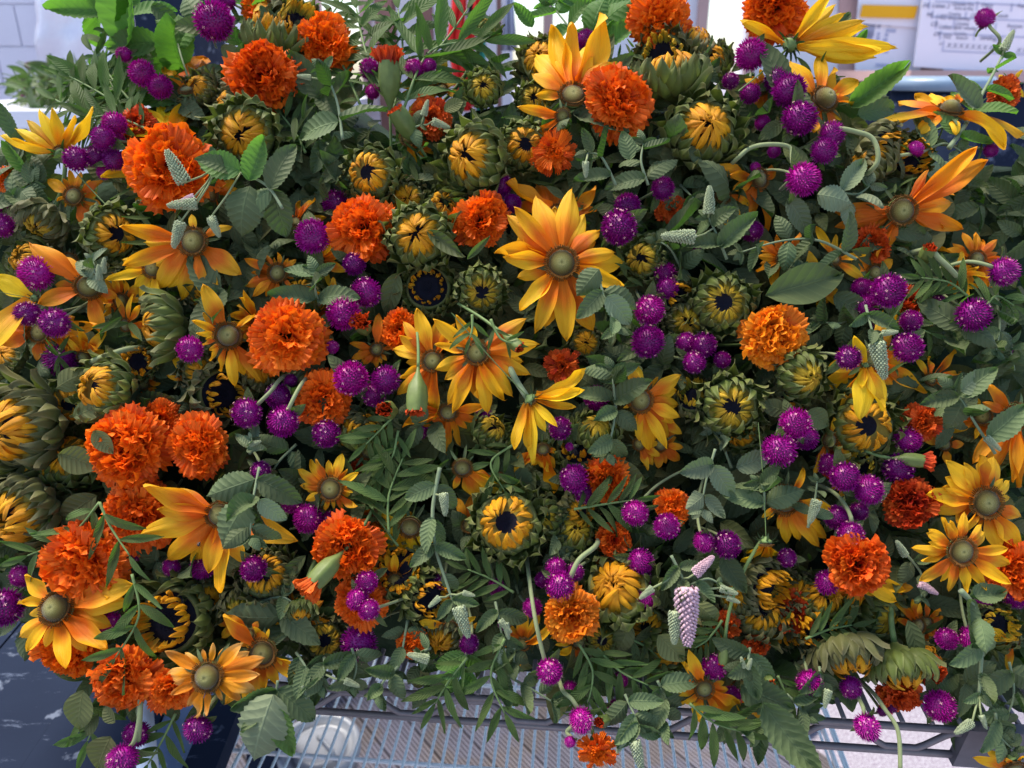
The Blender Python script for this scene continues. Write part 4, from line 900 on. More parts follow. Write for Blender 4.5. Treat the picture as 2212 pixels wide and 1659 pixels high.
# partly hidden buds and petals deeper in the heap
rq = np.random.default_rng(5)
for (x, y) in [(640,60),(1170,130),(880,432),(440,640),(300,782),(430,800),(560,800),(150,870),(148,990),(100,1012),(450,1290),(520,1312),(600,1332),(700,1382),(760,935),(1250,962),(1170,1120),(1240,1145),(1500,860),(1462,642),(1482,694),(1700,862),(1650,1262),(1692,1345),(1762,1352),(1592,1290),(1530,1385),(1400,1352),(1440,1405),(1900,1332),(1780,1292),(2002,1422),(1855,1000),(1880,345),(1962,342),(1430,122),(1532,132),(2150,1350),(60,560),(1600,930),(1060,930),(650,640),(1390,560)]:
    S(x, y, rq.uniform(44, 64), rq.uniform(-.6, .6), rq.uniform(-.4, .7), rq.uniform(.6, 1), rq.choice(['shut', 'half', 'half', 'open']), rq.uniform(.004, .018), rq.uniform(.75, .95), dull=bool(rq.uniform() < .5), green=bool(rq.uniform() < .3), kb=rq.uniform(.72, .92))
for (x, y) in [(150,562),(262,650),(420,822),(690,562),(797,972),(852,1255),(1292,1000),(1422,902),(1562,425),(1792,952),(2062,592),(2122,900),(1962,702),(1622,1252),(1702,1342),(1982,1352),(1602,1482),(1252,1385),(1332,1200),(1012,1135),(972,1352),(822,1112),(642,1335),(520,1335),(272,702),(182,772),(1690,560),(880,300),(640,480),(1080,1040),(560,700),(460,420),(1760,610),(2010,820),(1380,960),(1130,1390),(720,660),(1800,560)]:
    a0 = rq.uniform(0, 6.28); nn_ = rq.integers(4, 8)
    coneflower(x, y, rq.uniform(13, 20), [(x + L * math.cos(a0 + q * rq.uniform(.5, .75)), y + L * math.sin(a0 + q * .62)) for q in range(nn_) for L in [rq.uniform(48, 82)]], off=rq.uniform(.0, .012), tx=rq.uniform(-.5, .5), ty=rq.uniform(-.5, .5), mat=rq.choice(['p_ora', 'p_yel', 'p_yel']), tw=.35, wide=1.1, adj='partly hidden golden')
S(1045,190,50,-.1,0,1,'shut',-.01,.8,green=True,lab='small round green sunflower bud with dark eye at top centre')
S(1152,215,48,.1,0,1,'shut',.015,.75,green=True)
S(1132,315,56,.1,-.1,1,'half',-.005,.8)
S(1020,340,76,-.5,-.05,.9,'shut',-.018,.85,kb=.88,lab='plump half closed sunflower bud turned left, above the centre')
S(800,375,64,-.25,-.1,1,'half',-.012,.75,lab='opening sunflower bud with ragged dark eye above an orange marigold')
S(905,510,82,.0,0,1,'shut',-.024,.85,kb=.76,lab='round sunflower bud with neat yellow rays between two orange marigolds')
S(925,622,64,.0,.1,1,'open',.006,.5)
S(1040,628,66,.1,-.3,1,'shut',-.012,.7,green=True)
S(1520,280,82,-.05,.05,1,'shut',-.018,.98,kb=.86,lab='large half open sunflower bud with yellow rays nearly closed, upper right')
S(1560,655,82,-.05,.05,1,'shut',-.012,.62,green=True,lab='green sunflower bud with dark eye left of the large smooth leaf')
S(1578,878,84,-.05,-.05,1,'shut',-.012,.70,lab='sunflower bud with spidery dark eye right of centre',green=True)
S(1735,812,70,.2,-.15,1,'shut',-.02,1.0,green=True,lab='tightly closed green sunflower bud touching the light orange marigold')
S(530,290,74,.0,-.3,1,'shut',-.022,.85,kb=.88,lab='closed sunflower bud under the upper left orange marigold')
S(495,225,56,-.7,.1,.6,'shut',.01,.8,dull=True)
S(590,85,64,.1,1,.25,'open',.0,.8,lab='spiky sunflower bud seen from the side above the upper left marigold')
S(1450,165,78,-.1,1,.35,'half',-.012,.8,lab='spiky sunflower bud seen from the side under the top edge marigold')
S(1490,95,60,.3,.8,.5,'half',.02,.8,dull=True)
S(222,838,70,-.35,.25,.9,'half',-.02,.8,lab='sunflower bud with bright rays turned left, at the left')
S(40,925,98,-.3,-.05,1,'half',-.012,.95,lab='large opening sunflower bud cut by the left edge, upper',dull=True)
S(45,1110,85,-.25,-.3,1,'half',-.008,.95,dull=True)
S(350,705,84,-.8,-.1,.5,'shut',-.005,.9,lab='green sunflower bud turned left with a magenta globe at its right')
S(478,850,70,.7,-.05,.6,'open',.012,.7,dull=True)
S(245,505,62,.7,-.1,.6,'half',-.008,.8,lab='leafy sunflower bud facing right below the biggest marigold')
S(90,480,64,-.2,-.7,.5,'shut',.002,.8,dull=True,green=True)
S(1095,1130,84,-.05,.3,1,'half',-.008,.80,lab='opening sunflower with bright yellow rays low in the centre')
S(370,1340,94,-.15,.15,1,'open',.002,.75,lab='sunflower with wide dark centre and ragged rays at lower left')
S(575,1242,62,.1,.5,.9,'half',.0,.7,dull=True)
S(862,1232,70,.1,.35,.9,'open',.006,.7,lab='sunflower with a broad dark centre below the left-hanging yellow petals')
S(925,1290,62,.55,.0,.8,'open',.008,.7)
S(1335,1270,86,-.3,.5,.8,'shut',-.006,1.0,kb=.86,lab='large green sunflower bud low in the centre beside the pale marigold')
S(1300,1382,46,.0,.1,1,'shut',.0,.6,green=True)
S(1865,920,80,.0,.1,1,'half',.004,.7,lab='sunflower partly covered by golden petals at the right')
S(1638,1320,64,.0,.5,.9,'half',.01,.75,dull=True)
S(1830,1415,68,.15,-.9,.5,'half',-.008,.85,dull=True,lab='hanging leafy sunflower bud above the rack, left of two at right')
S(1945,1440,64,.1,-1,.35,'half',-.012,.95,lab='hanging sunflower bud above the rack, right of two')
S(1265,740,46,.0,.0,1,'shut',.012,.9,dull=True)
S(785,930,52,.0,.9,.6,'half',.004,.8)
S(1288,928,60,.1,.7,.7,'shut',.004,1.0,green=True)
S(958,445,46,.2,.3,1,'half',.012,.8)
S(1905,325,62,.5,-.2,.8,'open',.006,.6,dull=True)
S(1495,1365,60,.2,-.6,.8,'shut',.008,.9,dull=True)
S(1250,1105,50,.4,-.1,.9,'half',.012,.8,dull=True)
S(1720,1290,70,-.2,.3,.9,'shut',.018,.9,dull=True)
S(430,190,48,-.2,.2,.9,'shut',.02,.8,dull=True)
S(955,1375,56,-.2,-.4,.9,'shut',.014,.9,dull=True)
S(1170,245,44,-.3,.5,.9,'shut',.02,.8,green=True)
S(20,770,50,-.3,.4,.9,'shut',.014,.9,dull=True)
S(1050,60,40,.3,.6,.6,'shut',.05,.8,green=True)
# ------------------------------------------------------------------ leafy sprigs
P_ = sprig
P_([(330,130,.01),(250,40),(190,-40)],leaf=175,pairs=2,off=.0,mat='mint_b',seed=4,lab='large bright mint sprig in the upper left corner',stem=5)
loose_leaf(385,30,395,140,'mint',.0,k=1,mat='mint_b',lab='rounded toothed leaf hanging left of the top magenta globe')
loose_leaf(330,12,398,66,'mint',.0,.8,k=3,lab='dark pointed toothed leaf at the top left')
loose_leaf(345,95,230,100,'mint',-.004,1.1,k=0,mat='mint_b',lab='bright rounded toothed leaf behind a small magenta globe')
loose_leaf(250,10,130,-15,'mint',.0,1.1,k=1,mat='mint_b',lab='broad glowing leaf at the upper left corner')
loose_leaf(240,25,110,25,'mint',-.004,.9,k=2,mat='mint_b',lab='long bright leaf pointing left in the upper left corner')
P_([(740,300),(728,220),(700,150)],leaf=95,pairs=2,off=-.035,spikes=[(672,168,-1,-.1,30)],seed=11,lab='mint sprig with broad leaves in front of the upper left marigold')
P_([(610,450),(575,400),(510,370),(470,360)],leaf=100,pairs=2,off=-.05,mat='mint',spikes=[(398,395,-.5,-1,78),(425,440,-1,.1,62),(390,480,-.2,1,60),(455,470,.5,1,50),(420,425,-.8,.4,40,'spike_p')],seed=5,lab='mint sprig with fuzzy grey flower spikes over the biggest marigold')
loose_leaf(520,370,430,345,'mint',-.055,1.3,k=0,mat='mint_b',lab='bright leaf crossing the lower right of the biggest marigold')
loose_leaf(540,390,585,300,'mint',-.05,1.2,k=2,mat='mint_b',lab='folded bright leaf right of the biggest marigold')
loose_leaf(540,400,515,510,'mint',-.045,1.4,k=1,lab='dark round leaf hanging below the spiked mint sprig')
loose_leaf(590,410,610,510,'mint',-.035,1.3,k=3,lab='dark toothed leaf right of another, below the spiked mint sprig')
P_([(1330,400,.01),(1300,340),(1270,330)],leaf=70,pairs=3,off=-.04,spikes=[(1265,350,0,1,36)],seed=12,lab='mint sprig tip right of the small loose marigold')
P_([(1400,400,.01),(1385,350),(1390,310)],leaf=75,pairs=3,off=-.035,seed=3,lab='dark mint rosette left of the nearly closed large sunflower bud')
loose_leaf(1360,345,1345,285,'mint',-.045,1.2,k=0)
P_([(1570,560,.01),(1545,500),(1530,470)],leaf=85,pairs=2,off=-.03,spikes=[(1531,462,0,-1,60),(1500,512,-1,.0,75)],seed=8,lab='mint sprig with one upright spike, right of the single magenta globe')
P_([(1850,560),(1770,520),(1690,520),(1600,545)],leaf=75,pairs=4,off=-.025,seed=9,lab='horizontal mint stem with paired leaves right of the upright spike',openang=.2)
P_([(1480,600,.02),(1450,540),(1420,520)],leaf=70,pairs=3,off=-.01,seed=21)
P_([(1290,590,-.0),(1305,640),(1325,690),(1330,710)],leaf=85,pairs=2,off=-.055,seed=13,lab='grey mint tip hanging over the lower right of the largest coneflower',mat='mint')
loose_leaf(1310,640,1370,700,'mint',-.06,1.1,k=3,mat='mint_p',lab='pale folded leaf below the largest coneflower')
loose_leaf(1295,580,1245,640,'mint',-.06,1.2,k=1,lab='dark leaf covering a petal of the largest coneflower')
P_([(1330,880,.02),(1325,830),(1325,800)],leaf=90,pairs=3,off=-.03,seed=14,lab='dark mint rosette with pale heart right of the rust marigold')
P_([(690,660,.02),(680,620),(685,590)],leaf=100,pairs=3,off=-.03,seed=15,lab='broad round leaf rosette beside the lower magenta globes, left of centre')
P_([(1330,860,.01),(1325,920),(1310,980)],leaf=80,pairs=2,off=-.02,seed=16)
P_([(1545,970),(1525,1040),(1515,1100)],leaf=85,pairs=2,off=-.03,mat='mint_p',seed=17,lab='pale grey green mint tip hanging right of centre')
P_([(560,1010,.01),(545,1090),(540,1160)],leaf=100,pairs=3,off=-.055,seed=18,lab='mint tip covering the right side of the long-petalled coneflower')
loose_leaf(535,1080,470,1190,'mint',-.06,1.1,k=1,lab='large dark leaf lying over the long-petalled coneflower')
loose_leaf(560,1080,615,1130,'mint',-.06,1.1,k=3,mat='mint_p')
P_([(950,1010),(935,1100),(940,1180),(965,1260),(985,1320)],leaf=75,pairs=5,off=-.04,spikes=[(958,1065,.1,1,50),(990,1310,.35,1,70),(1000,1280,.9,.2,28),(950,1290,-.7,.6,32)],seed=19,stem=4.5,droop=.3,lab='long mint stem hanging vertically left of the bright yellow opening sunflower')
P_([(1070,1300,.01),(1080,1350),(1090,1400)],leaf=65,pairs=2,off=-.02,spikes=[(1080,1340,.6,.6,36),(1092,1345,.2,1,36),(1085,1400,-.2,1,42)],seed=20)
P_([(1450,1200),(1475,1250),(1480,1270)],leaf=60,pairs=2,off=-.035,spikes=[(1482,1268,0,1,125,'spike_p'),(1458,1320,-.05,1,70),(1500,1240,.8,-.8,58,'spike_p'),(1555,1270,1,.3,40),(1410,1270,-.8,.6,38),(1570,1290,.8,.3,30)],seed=22,lab='mint sprig with large pink flower spike, lower centre right')
P_([(1480,1270),(1530,1250),(1570,1275)],leaf=45,pairs=2,off=-.035,seed=23)
P_([(1870,660,.01),(1880,700),(1890,735)],leaf=55,pairs=2,off=-.055,spikes=[(1893,740,.15,1,82),(1905,720,1,-.1,34)],seed=24,lab='mint sprig with hanging grey spike over the large golden right coneflower')
P_([(2150,980),(2110,920),(2080,870),(2060,840)],leaf=110,pairs=3,off=-.04,mat='mint',spikes=[(2130,945,.6,.6,40)],seed=25,lab='large pale mint sprig at the right edge beside the rust marigold')
loose_leaf(2075,845,2130,800,'mint',-.045,1.3,k=0,mat='mint_p')
loose_leaf(2080,860,2050,930,'mint',-.04,1.3,k=1)
P_([(1650,1100,.01),(1650,1060),(1640,1040)],leaf=80,pairs=3,off=-.025,seed=26,lab='mint rosette covering the top of the low coneflower, right of centre')
P_([(1745,1140),(1760,1080),(1765,1040)],leaf=50,pairs=2,off=-.025,spikes=[(1765,1080,-.4,1,55)],seed=27)
P_([(2075,1275),(2110,1320),(2120,1400),(2115,1500)],leaf=95,pairs=4,off=-.045,mat='mint',spikes=[(2100,1560,-.8,.4,48),(2120,1545,.3,1,30)],seed=28,stem=6,droop=.3,lab='tall thick mint stem hanging at the lower right under the star coneflower')
P_([(2050,320),(2085,270),(2115,215),(2140,170),(2165,120)],leaf=75,pairs=4,off=-.01,mat='mint_b',spikes=[(2168,108,.45,-1,45)],seed=29,stem=5,lab='upright mint sprig in front of the whiteboard at far right')
loose_leaf(2110,235,2040,165,'mint',-.02,.9,k=2,mat='mint_p',lab='hairy grey leaf crossing the domed coneflower at far right')
loose_leaf(1835,230,1945,155,'mint',.0,.8,k=4,mat='mint_b',lab='bright leaf pointing up right beside the tall-domed coneflower')
loose_leaf(1850,250,1960,215,'mint',.0,.8,k=3,lab='dark leaf pointing right beside the tall-domed coneflower')
loose_leaf(1800,80,1835,28,'mint',.01,1.0,k=0)
loose_leaf(1815,95,1855,50,'mint',.012,.7,k=2,mat='mint_b')
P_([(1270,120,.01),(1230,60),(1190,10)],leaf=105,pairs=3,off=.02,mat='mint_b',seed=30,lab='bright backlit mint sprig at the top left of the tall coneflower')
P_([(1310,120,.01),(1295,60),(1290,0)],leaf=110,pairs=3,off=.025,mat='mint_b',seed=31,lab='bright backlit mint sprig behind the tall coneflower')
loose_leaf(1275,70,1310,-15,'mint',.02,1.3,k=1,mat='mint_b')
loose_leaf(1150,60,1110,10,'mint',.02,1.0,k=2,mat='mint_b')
P_([(600,1470),(595,1510),(590,1540)],leaf=95,pairs=2,off=-.035,mat='mint',kind='mint',seed=32,lab='big hanging leaves in front of the lower white shelf at left')
loose_leaf(590,1500,538,1662,'mint',-.05,1.15,k=1,mat='mint_p',lab='large olive hanging leaf at the bottom left of the rack')
loose_leaf(600,1530,632,1630,'mint',-.045,1.0,k=0,mat='mint_b',lab='bright green hanging leaf beside the large olive one')
loose_leaf(660,1200,600,1260,'lance',-.0)
P_([(860,1440,.01),(830,1470),(815,1500)],leaf=70,pairs=2,off=-.035,seed=33,lab='leafy mint tip hanging over the rack rail left of centre')
P_([(930,1400,.01),(905,1410)],leaf=40,pairs=2,off=-.03,spikes=[(925,1425,-.9,-.3,48)],seed=34)
P_([(1620,1400,.01),(1615,1430),(1610,1440)],leaf=75,pairs=3,off=-.03,spikes=[(1607,1442,-.3,-1,26),(1615,1445,.3,-1,26)],seed=35,lab='dark mint rosette with pale buds above the rack at right')
loose_leaf(1600,1480,1710,1530,'mint',-.02,1.2,k=0,lab='broad rounded leaf over the rack rail at right')
loose_leaf(1645,1515,1750,1665,'mint',-.03,.9,k=2,mat='mint',lab='large bright green leaf hanging to the bottom edge at right')
P_([(1350,1500,.01),(1370,1545),(1375,1570)],leaf=75,pairs=3,off=-.03,spikes=[(1370,1600,.25,1,65),(1350,1595,-.5,.8,36)],seed=36,lab='dark mint tip with hanging spikes right of the loose hanging marigold')
P_([(1770,1440,.01),(1775,1490)],leaf=65,pairs=2,off=-.02,spikes=[(1790,1490,-.3,1,40)],seed=37)
P_([(20,430),(50,410),(75,395)],leaf=90,pairs=3,off=-.005,seed=38,lab='dark mint sprig at the left edge')
loose_leaf(40,300,5,215,'mint',.0,.8,k=2,mat='mint',lab='long toothed leaf standing at the left edge')
loose_leaf(60,370,20,310,'mint',.0,.8,k=4,mat='mint_b')
loose_leaf(90,400,60,330,'mint',.0,1,k=1)
P_([(190,610,.01),(205,580),(200,560)],leaf=50,pairs=3,off=-.03,spikes=[(215,605,0,-1,34),(222,590,.2,-1,34)],seed=39,mat='mint_p',lab='pale fuzzy mint tip over the left amber coneflower')
P_([(880,280,.01),(910,270)],leaf=45,pairs=1,off=-.015,spikes=[(915,250,.3,-1,35),(935,262,.9,.4,42)],seed=40)
P_([(700,1420,.01),(700,1450),(690,1480)],leaf=70,pairs=2,off=-.02,seed=41,spikes=[(745,1470,.9,.3,36)])
P_([(540,980,.01),(545,950)],leaf=55,pairs=2,off=-.025,spikes=[(540,960,.7,-.2,28)],mat='mint_p',seed=42)
P_([(1380,200,.01),(1400,240)],leaf=70,pairs=1,off=0,seed=43,kind='lance')
P_([(2180,1430),(2190,1500),(2170,1560)],leaf=90,pairs=3,off=-.01,seed=44)
P_([(1470,400,.02),(1500,430)],leaf=70,pairs=3,off=.0,seed=45)
P_([(1990,330),(2040,310),(2080,330)],leaf=80,pairs=3,off=-.005,seed=46)
P_([(1800,410),(1850,420),(1880,400)],leaf=80,pairs=3,off=-.005,seed=47,mat='mint_p')
P_([(1960,1200),(1990,1240),(1990,1290)],leaf=55,pairs=3,off=-.01,seed=48,spikes=[(1955,1200,-.4,-.6,42),(1985,1260,.7,.4,44,'spike_p')])
P_([(880,1340,.01),(870,1400),(860,1450)],leaf=60,pairs=3,off=-.01,seed=49)
P_([(1660,560,.02),(1700,580),(1730,600)],leaf=60,pairs=3,off=-.005,seed=50)
P_([(1840,690,.02),(1800,700),(1770,690)],leaf=70,pairs=3,off=.0,seed=51)
P_([(2150,640,.01),(2160,700),(2150,760)],leaf=85,pairs=4,off=-.005,seed=52)
P_([(2190,800,.01),(2180,740)],leaf=80,pairs=2,off=-.0,seed=53)
P_([(1010,1400,.0),(1000,1440),(985,1480)],leaf=65,pairs=3,off=-.02,seed=54,mat='mint_b')
P_([(1110,1400,.0),(1110,1440)],leaf=55,pairs=2,off=-.02,seed=55)
P_([(640,1410,.01),(660,1440),(670,1470)],leaf=70,pairs=3,off=-.02,seed=56,spikes=[(655,1480,.3,1,30)])
P_([(560,1300,.01),(610,1290),(640,1310)],leaf=60,pairs=3,off=-.01,seed=57)
P_([(1130,690,.02),(1160,640)],leaf=60,pairs=2,off=.005,seed=58)
P_([(1360,1380,.0),(1400,1400),(1440,1440)],leaf=60,pairs=4,off=-.0,seed=59,kind='lance')
P_([(1580,1010,.01),(1560,960),(1540,930)],leaf=80,pairs=3,off=.0,seed=60,mat='mint_p')
P_([(640,960,.01),(600,1000),(580,1040)],leaf=75,pairs=3,off=.0,seed=61)
P_([(1170,1130,.02),(1200,1160),(1210,1200)],leaf=60,pairs=3,off=.0,seed=62)
P_([(620,250,.02),(650,300),(640,350)],leaf=75,pairs=3,off=.01,seed=63,kind='lance')
P_([(690,300,.02),(730,330),(740,380)],leaf=80,pairs=3,off=.0,seed=64)
# more greenery at the top left and over the rail
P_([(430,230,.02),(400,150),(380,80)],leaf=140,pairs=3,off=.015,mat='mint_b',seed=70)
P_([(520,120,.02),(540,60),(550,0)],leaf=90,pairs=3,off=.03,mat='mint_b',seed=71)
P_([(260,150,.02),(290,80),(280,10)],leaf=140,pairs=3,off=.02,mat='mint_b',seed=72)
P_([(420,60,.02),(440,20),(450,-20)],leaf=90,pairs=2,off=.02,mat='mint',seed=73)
P_([(1060,1440,.0),(1150,1490),(1200,1520)],leaf=70,pairs=4,off=-.015,seed=74)
P_([(1420,1470,.0),(1440,1520),(1430,1570)],leaf=75,pairs=4,off=-.02,seed=75)
P_([(1560,1540,.0),(1600,1570),(1650,1590)],leaf=60,pairs=3,off=-.02,seed=76)
P_([(760,1400,.0),(770,1440),(760,1480)],leaf=70,pairs=3,off=-.015,seed=77)
P_([(1700,1500,.0),(1730,1530),(1740,1550)],leaf=60,pairs=3,off=-.015,seed=78)
P_([(2150,1540,.0),(2160,1590),(2190,1620)],leaf=70,pairs=3,off=-.015,seed=79)
P_([(1180,680,.02),(1150,650)],leaf=50,pairs=2,off=-.0,seed=80,kind='lance')
# feathery marigold foliage
Q = lambda pts, **kw: sprig(pts, kind='mleaf', **kw)
Q([(300,200),(220,170),(140,190)],leaf=75,pairs=7,off=.02,seed=40)
Q([(280,260),(230,150),(240,70)],leaf=75,pairs=7,off=.02,seed=41)
Q([(320,280),(240,250),(180,260)],leaf=75,pairs=6,off=.0,seed=42)
Q([(780,230),(740,140),(700,60)],leaf=80,pairs=6,off=.02,seed=43)
Q([(300,270),(230,210),(150,165)],leaf=85,pairs=7,off=.01,seed=1,mat='mleaf',lab='feathery green foliage reaching left in front of the white counter')
Q([(310,250),(250,180),(200,110)],leaf=80,pairs=6,off=.015,seed=2)
Q([(290,290),(200,260),(120,215)],leaf=80,pairs=6,off=.005,seed=3)
Q([(850,240),(870,120),(860,20)],leaf=120,pairs=7,off=.01,seed=4,lab='tall feathery marigold foliage at the top centre')
Q([(870,240),(930,110),(1050,90)],leaf=125,pairs=6,off=-.005,seed=5,lab='feathery foliage arching right in front of the red cloth')
Q([(830,200),(790,110),(770,20)],leaf=90,pairs=6,off=.005,seed=6)
Q([(900,150),(960,90),(1010,20)],leaf=90,pairs=5,off=.0,seed=7)
Q([(845,220),(860,130),(835,60)],leaf=60,pairs=8,off=.02,seed=8)
Q([(840,1150),(840,1070),(870,990)],leaf=80,pairs=6,off=-.015,seed=9,lab='dark feathery foliage right of the small neat coneflower')
Q([(860,1180),(810,1110),(770,1040)],leaf=75,pairs=6,off=-.005,seed=10)
Q([(215,1085),(150,1160),(60,1200)],leaf=80,pairs=4,off=-.035,seed=11,lab='slender foliage lying over the marigold at the left edge')
Q([(215,1085),(240,1140),(280,1200)],leaf=75,pairs=2,off=-.045,seed=12)
Q([(285,1240),(300,1330),(250,1420)],leaf=80,pairs=4,off=-.045,seed=13,lab='narrow-leaved foliage hanging in front of the wide dark sunflower')
Q([(1090,1380),(1060,1460),(1090,1540)],leaf=75,pairs=5,off=-.03,mat='mleaf',seed=15,lab='bright narrow foliage hanging over the rack rail, centre')
Q([(1010,1420),(970,1470),(940,1520)],leaf=70,pairs=4,off=-.025,seed=16)
Q([(1250,1390),(1280,1450),(1270,1520)],leaf=70,pairs=5,off=-.025,seed=17)
Q([(1290,1400),(1340,1450),(1400,1480)],leaf=70,pairs=5,off=-.02,seed=18)
Q([(1490,1520),(1540,1560),(1600,1580)],leaf=75,pairs=5,off=-.03,mat='mleaf',seed=19,lab='narrow bright foliage hanging below the curly coneflower')
Q([(2090,640),(2050,610),(1990,600)],leaf=60,pairs=7,off=-.015,seed=20,lab='feathery grey foliage under the curved stalk near the right edge')
Q([(2120,680),(2150,640),(2190,660)],leaf=60,pairs=5,off=-.01,seed=21)
Q([(1240,1100),(1300,1090),(1370,1080)],leaf=65,pairs=6,off=-.015,seed=22)
Q([(1110,1280),(1060,1250),(1010,1230)],leaf=60,pairs=5,off=-.01,seed=23)
Q([(380,1540),(350,1600),(320,1650)],leaf=70,pairs=4,off=-.02,mat='mleaf',seed=24,lab='narrow foliage hanging over the white pipe at bottom left')
Q([(1060,690,-.0),(1080,730),(1110,742)],leaf=34,pairs=2,off=-.055,seed=25)
Q([(1020,680),(1020,710),(1015,730)],leaf=40,pairs=2,off=-.055,seed=26)
Q([(850,900),(820,930),(790,960)],leaf=60,pairs=4,off=-.02,seed=27)
Q([(860,930),(850,980),(830,1010)],leaf=60,pairs=4,off=-.015,seed=28)
Q([(1560,1340),(1530,1380),(1500,1400)],leaf=50,pairs=6,off=-.015,seed=29)
Q([(1680,1460),(1700,1500),(1730,1530)],leaf=60,pairs=5,off=-.01,seed=30)
Q([(660,330),(640,290),(610,250)],leaf=60,pairs=5,off=.0,seed=31)
Q([(1900,690),(1960,700),(2010,720)],leaf=60,pairs=5,off=.0,seed=32)
Q([(1740,1380),(1790,1360),(1840,1350)],leaf=70,pairs=5,off=-.01,seed=33)
Q([(1110,960),(1060,1000),(1090,1060)],leaf=60,pairs=5,off=-.01,seed=34)
Q([(660,180,.03),(700,60),(740,0)],leaf=80,pairs=5,off=.02,seed=35)
Q([(180,1500),(200,1560),(190,1600)],leaf=80,pairs=2,off=-.01,seed=36)
# single leaves
V_ = loose_leaf
V_(1650,640,1855,580,'olive',-.03,1.0,k=1,lab='large smooth pointed leaf above the light orange marigold',mat='lance')
V_(925,500,1010,560,'olive',-.035,1.0,k=2,mat='lance',lab='curled grey green leaf left of the largest coneflower')
V_(1010,560,1060,510,'lance',-.035,.7,k=2)
V_(860,590,828,680,'lance',-.01,1.2,k=1)
V_(180,1490,165,1580,'lance',-.03,1.3,k=0,mat='olive',lab='dull green leaf hanging over the dark bench at left')
V_(215,1540,160,1600,'lance',-.02,1.2,k=1)
V_(290,1500,285,1560,'lance',-.02,1.2,k=3)
V_(240,1590,205,1665,'lance',-.04,1.6,k=0,mat='olive',lab='broad smooth leaf beside the lowest left magenta globes')
V_(250,1560,215,1530,'lance',-.04,1.6,k=1)
V_(375,1500,370,1570,'lance',-.02,1.2,k=1)
V_(590,1480,470,1540,'lance',-.005,1.2,k=1)
V_(1700,890,1640,870,'lance',-.02,1.8,k=0)
V_(1740,890,1800,920,'lance',-.02,1.8,k=1)
V_(1690,265,1640,300,'lance',-.02,1.6,k=0)
V_(1740,375,1700,300,'lance',-.02,1.2,k=1)
V_(1840,110,1870,70,'mint',.02,1,k=2,mat='mint_b')
V_(1765,420,1850,440,'mint',-.02,1.2,k=1,mat='mint_p')
V_(1700,430,1760,500,'mint',-.01,1.0,k=3,mat='mint_p')
V_(210,1070,120,1130,'olive',-.005,1.0,k=0)
V_(130,980,210,1010,'olive',-.03,1.2,k=1)
V_(120,840,190,800,'olive',-.02,1.3,k=2)
V_(160,900,230,870,'olive',-.03,1.1,k=0)
V_(205,930,240,980,'olive',-.05,1.1,k=1)
V_(1500,1300,1560,1350,'olive',-.01,1.1,k=2)
V_(1420,1370,1480,1430,'olive',-.02,1.1,k=1)
V_(1360,1340,1330,1420,'olive',-.01,1.1,k=2)
V_(1590,1010,1680,980,'mint',-.01,1.0,k=3,mat='mint_p')
V_(1290,1010,1400,1050,'olive',.0,1.0,k=1)
V_(1860,1280,1990,1330,'lance',.005,1.0,k=1)
V_(1960,1340,1990,1430,'lance',-.02,1.2,k=0)
V_(1800,640,1880,690,'mint',.0,1.1,k=0)
V_(100,300,60,350,'mint',.01,1,k=0)
V_(480,100,540,150,'olive',.0,.9,k=0)
V_(1560,1200,1600,1280,'mint',-.01,1.1,k=2)
V_(960,240,1000,215,'olive',-.01,1.2,k=0)
V_(1075,130,1050,170,'olive',.02,1.2,k=1)
V_(1120,120,1160,170,'olive',.02,1.1,k=2)
V_(1220,430,1180,400,'lance',.0,1,k=0)
# curved bare flower stalks that show
def stalk(pts, r, lab):
    wp_ = [at(a, b, surf(a, b) + c) for a, b, c in pts]
    if pts[-1][1] < 1600: wp_.append(wp_[-1] - B * .05 + (wp_[-1] - wp_[-2]) * .4)
    wp_.insert(0, wp_[0] - B * .05 + (wp_[0] - wp_[1]) * .25)
    sp = smooth_pts(wp_); root_p = sp[4]
    mb = MB(); tube(mb, [p - root_p for p in sp], r, 9)
    o = link('flower_stalk', mb.mesh('flower_stalk', [M_['stem_g' if 'hairy' in lab else 'stem_p']]), Matrix.Translation(root_p)); ITEMS.append((o, 'flower_stalk', pts[1][0], pts[1][1], 20, 'pale stalk', lab))
stalk([(1590,345,-.02),(1620,320,-.03),(1660,312,-.035),(1705,318,-.03),(1712,350,-.03),(1722,372,-.035)], .0021, 'pale arched stalk of the lowest magenta globe in the upper right cluster')
stalk([(1800,280,-.03),(1850,285,-.035),(1885,300,-.035),(1897,340,-.03),(1880,370,-.015)], .0024, 'thick pale stalk curving down right of the upper right magenta cluster')
stalk([(1140,860,-.03),(1120,830,-.03),(1104,800,-.03),(1085,760,-.0)], .0028, 'hairy green stalk holding the back-facing lemon bloom')
stalk([(2003,540,-.02),(2030,560,-.025),(2060,590,-.02),(2080,620,-.0)], .0026, 'curved stalk of the pale striped bud near the right edge')
stalk([(300,1440,-.01),(303,1500,-.03),(302,1550,-.035),(298,1600,-.03)], .0023, 'pale stalk running down between the lowest left magenta globes')
stalk([(1880,1490,.0),(1910,1530,-.02),(1940,1580,-.03),(1945,1665,-.035)], .0018, 'long thin green stalk hanging in front of the right end of the rack')
stalk([(195,785,-.01),(240,765,-.02),(290,752,-.005)], .0026, 'dull stalk lying above the left-facing bright rayed sunflower bud')
stalk([(1795,1060,-.0),(1825,1090,-.02),(1838,1130,-.025)], .0018, 'short thin stalk among the magenta globes at right')
stalk([(1225,1260,-.02),(1250,1210,-.025),(1290,1175,-.01)], .0022, 'slanted pale stalk above the pale orange marigold')

